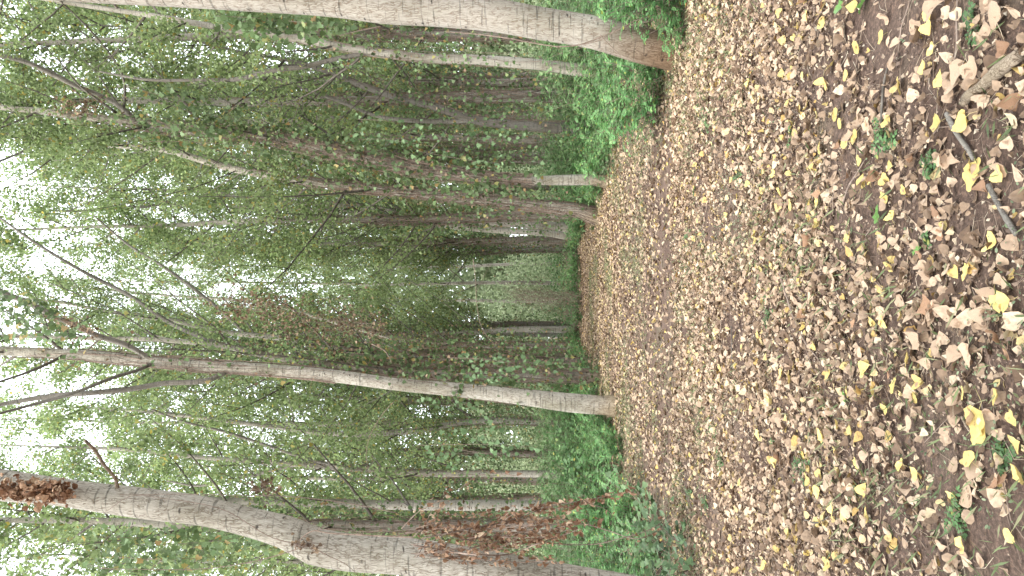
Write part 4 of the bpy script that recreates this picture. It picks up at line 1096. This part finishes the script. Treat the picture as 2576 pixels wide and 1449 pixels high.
for j, (x, y) in enumerate([(-1.3, 30.6), (-0.5, 31.2), (0.4, 30.8), (1.2, 31.3), (0.1, 33), (-1.0, 33.5), (1.1, 34)]):
    put_shrub(j % 3, x, y, 0.9 if j % 3 == 2 else 1.0, f'shrub closing the far path end, {ORD[j]} of seven')

def broad_plants():
    gg = np.random.default_rng(66); n_ = 0
    spots = [(-1, 'kinked-trunk', 9 + q_, on_ground(px_, py_)) for q_, (px_, py_) in enumerate([(1660, 1290), (1690, 1340), (1640, 1370), (1700, 1400), (1740, 1435), (1670, 1425), (1620, 1330), (1730, 1370)])]
    for side, word in ((-1, 'kinked-trunk'), (1, 'straight-trunk')):
        for j, yy in enumerate(np.arange(9.6, 24, 1.6)):
            edge = (2.85 if side < 0 else 2.7) - 0.055 * max(0, yy - 12)
            if side > 0 and yy < 12.5: continue
            x = side * (edge + gg.uniform(0.1, 1.3)); y = yy + gg.normal(0, 0.2)
            spots.append((side, word, j, (x, y)))
    for side, word, j, q_ in spots:
            x, y = q_[0], q_[1]
            root = thing('vine_seedling', f'low trailing plant with broad lobed leaves, {ORD[j]} one along {word} side litter edge', 'plant', (x, y, float(gz(x, y))), group='broad-leaved plants along the litter edge')
            mb = MB(); ml = MB()
            for q in range(9):
                a = gg.uniform(0, 6.28); P = limb_path(np.zeros(3), a, gg.uniform(0.3, 1.2), gg.uniform(0.35, 0.8), gg, -0.8, 7)
                P[:, 2] = np.maximum(P[:, 2], 0.03)
                tube(mb, P, np.linspace(0.004, 0.0015, 7), 4, 0, caps=False)
                k_ = 7; L_ = P[gg.integers(1, 7, k_)] + gg.normal(0, 0.05, (k_, 3)); L_[:, 2] = np.abs(L_[:, 2]) + 0.04
                leaves(ml, LOBED, L_, gg.normal(0, 1, (k_, 3)) * [1, 1, 0.4], gg.normal(0, 0.4, (k_, 3)) + [0, -0.4, 1], gg.uniform(0.05, 0.10, k_), fold=0.15, g=gg)
            mb.build('stem_tangle', M_VINESTEM, root); ml.build('foliage', M_PALEV, root)
broad_plants()

def far_cover():
    gg = np.random.default_rng(44)
    mb = MB(); n = 42000
    y = gg.uniform(17, 64, n) ** 1.0; x = gg.uniform(-1, 1, n) * (0.4 * y + 2)
    k = (np.abs(x) > 3.6) | (y > 36)
    x, y = x[k], y[k]; n = len(x)
    h = (1.1 + 0.5 * vnoise(x, y, 0.5, 8)).clip(0.2, 2.2) + np.clip((y - 44) / 12, 0, 1) * 1.2
    P = np.column_stack([x, y, h * gg.beta(2.2, 1.2, n)])
    D = gg.normal(0, 1, (n, 3)); D[:, 2] *= 0.4
    N = gg.normal(0, 0.6, (n, 3)); N[:, 2] += 1
    leaves(mb, OVAL, P, D, N, gg.uniform(0.07, 0.16, n), fold=0.1, g=gg, width=1.1)
    tag(mb.build('undergrowth', M_UNDER), 'knee to waist high green undergrowth filling the ground between far trunks', 'undergrowth', kind='stuff')
    mb = MB(); n = 42000
    y = 47 + 14 * gg.uniform(0, 1, n); x = gg.uniform(-1, 1, n) * (0.4 * y + 2)
    h = (4.2 + 2.2 * vnoise(x, y, 0.3, 18)).clip(1.2, 8)
    z = h * gg.beta(1.3, 1.2, n)
    leaves(mb, KITE, np.column_stack([x, y, z]), gg.normal(0, 1, (n, 3)), gg.normal(0, 1, (n, 3)), gg.uniform(0.12, 0.24, n), fold=0.2, g=gg)
    tag(mb.build('distant_thicket', M_FARWOOD), 'pale grey-green thicket behind the last poplars at the path end', 'thicket', kind='stuff')
    mb = MB(); n = 170000
    y = 60 + 26 * gg.uniform(0, 1, n); x = gg.uniform(-1, 1, n) * (0.4 * y + 4); z = np.where(gg.uniform(0, 1, n) < 0.38, 8 * gg.uniform(0, 1, n), 24 * gg.beta(1.3, 1.4, n))
    cl = vnoise(x, z * 1.5, 0.35, 12) > -0.9
    x, y, z = x[cl], y[cl], z[cl]; n = len(x)
    leaves(mb, KITE, np.column_stack([x, y, z]), gg.normal(0, 1, (n, 3)), gg.normal(0, 1, (n, 3)), gg.uniform(0.3, 0.55, n), fold=0.2, g=gg)
    tag(mb.build('distant_woods', M_FARWOOD), 'pale green mass of distant woods closing the view between trunks', 'woods', kind='stuff')
far_cover()
print('leaves', leaf_count, 'trees', len(gen_trees) + len(TREES))
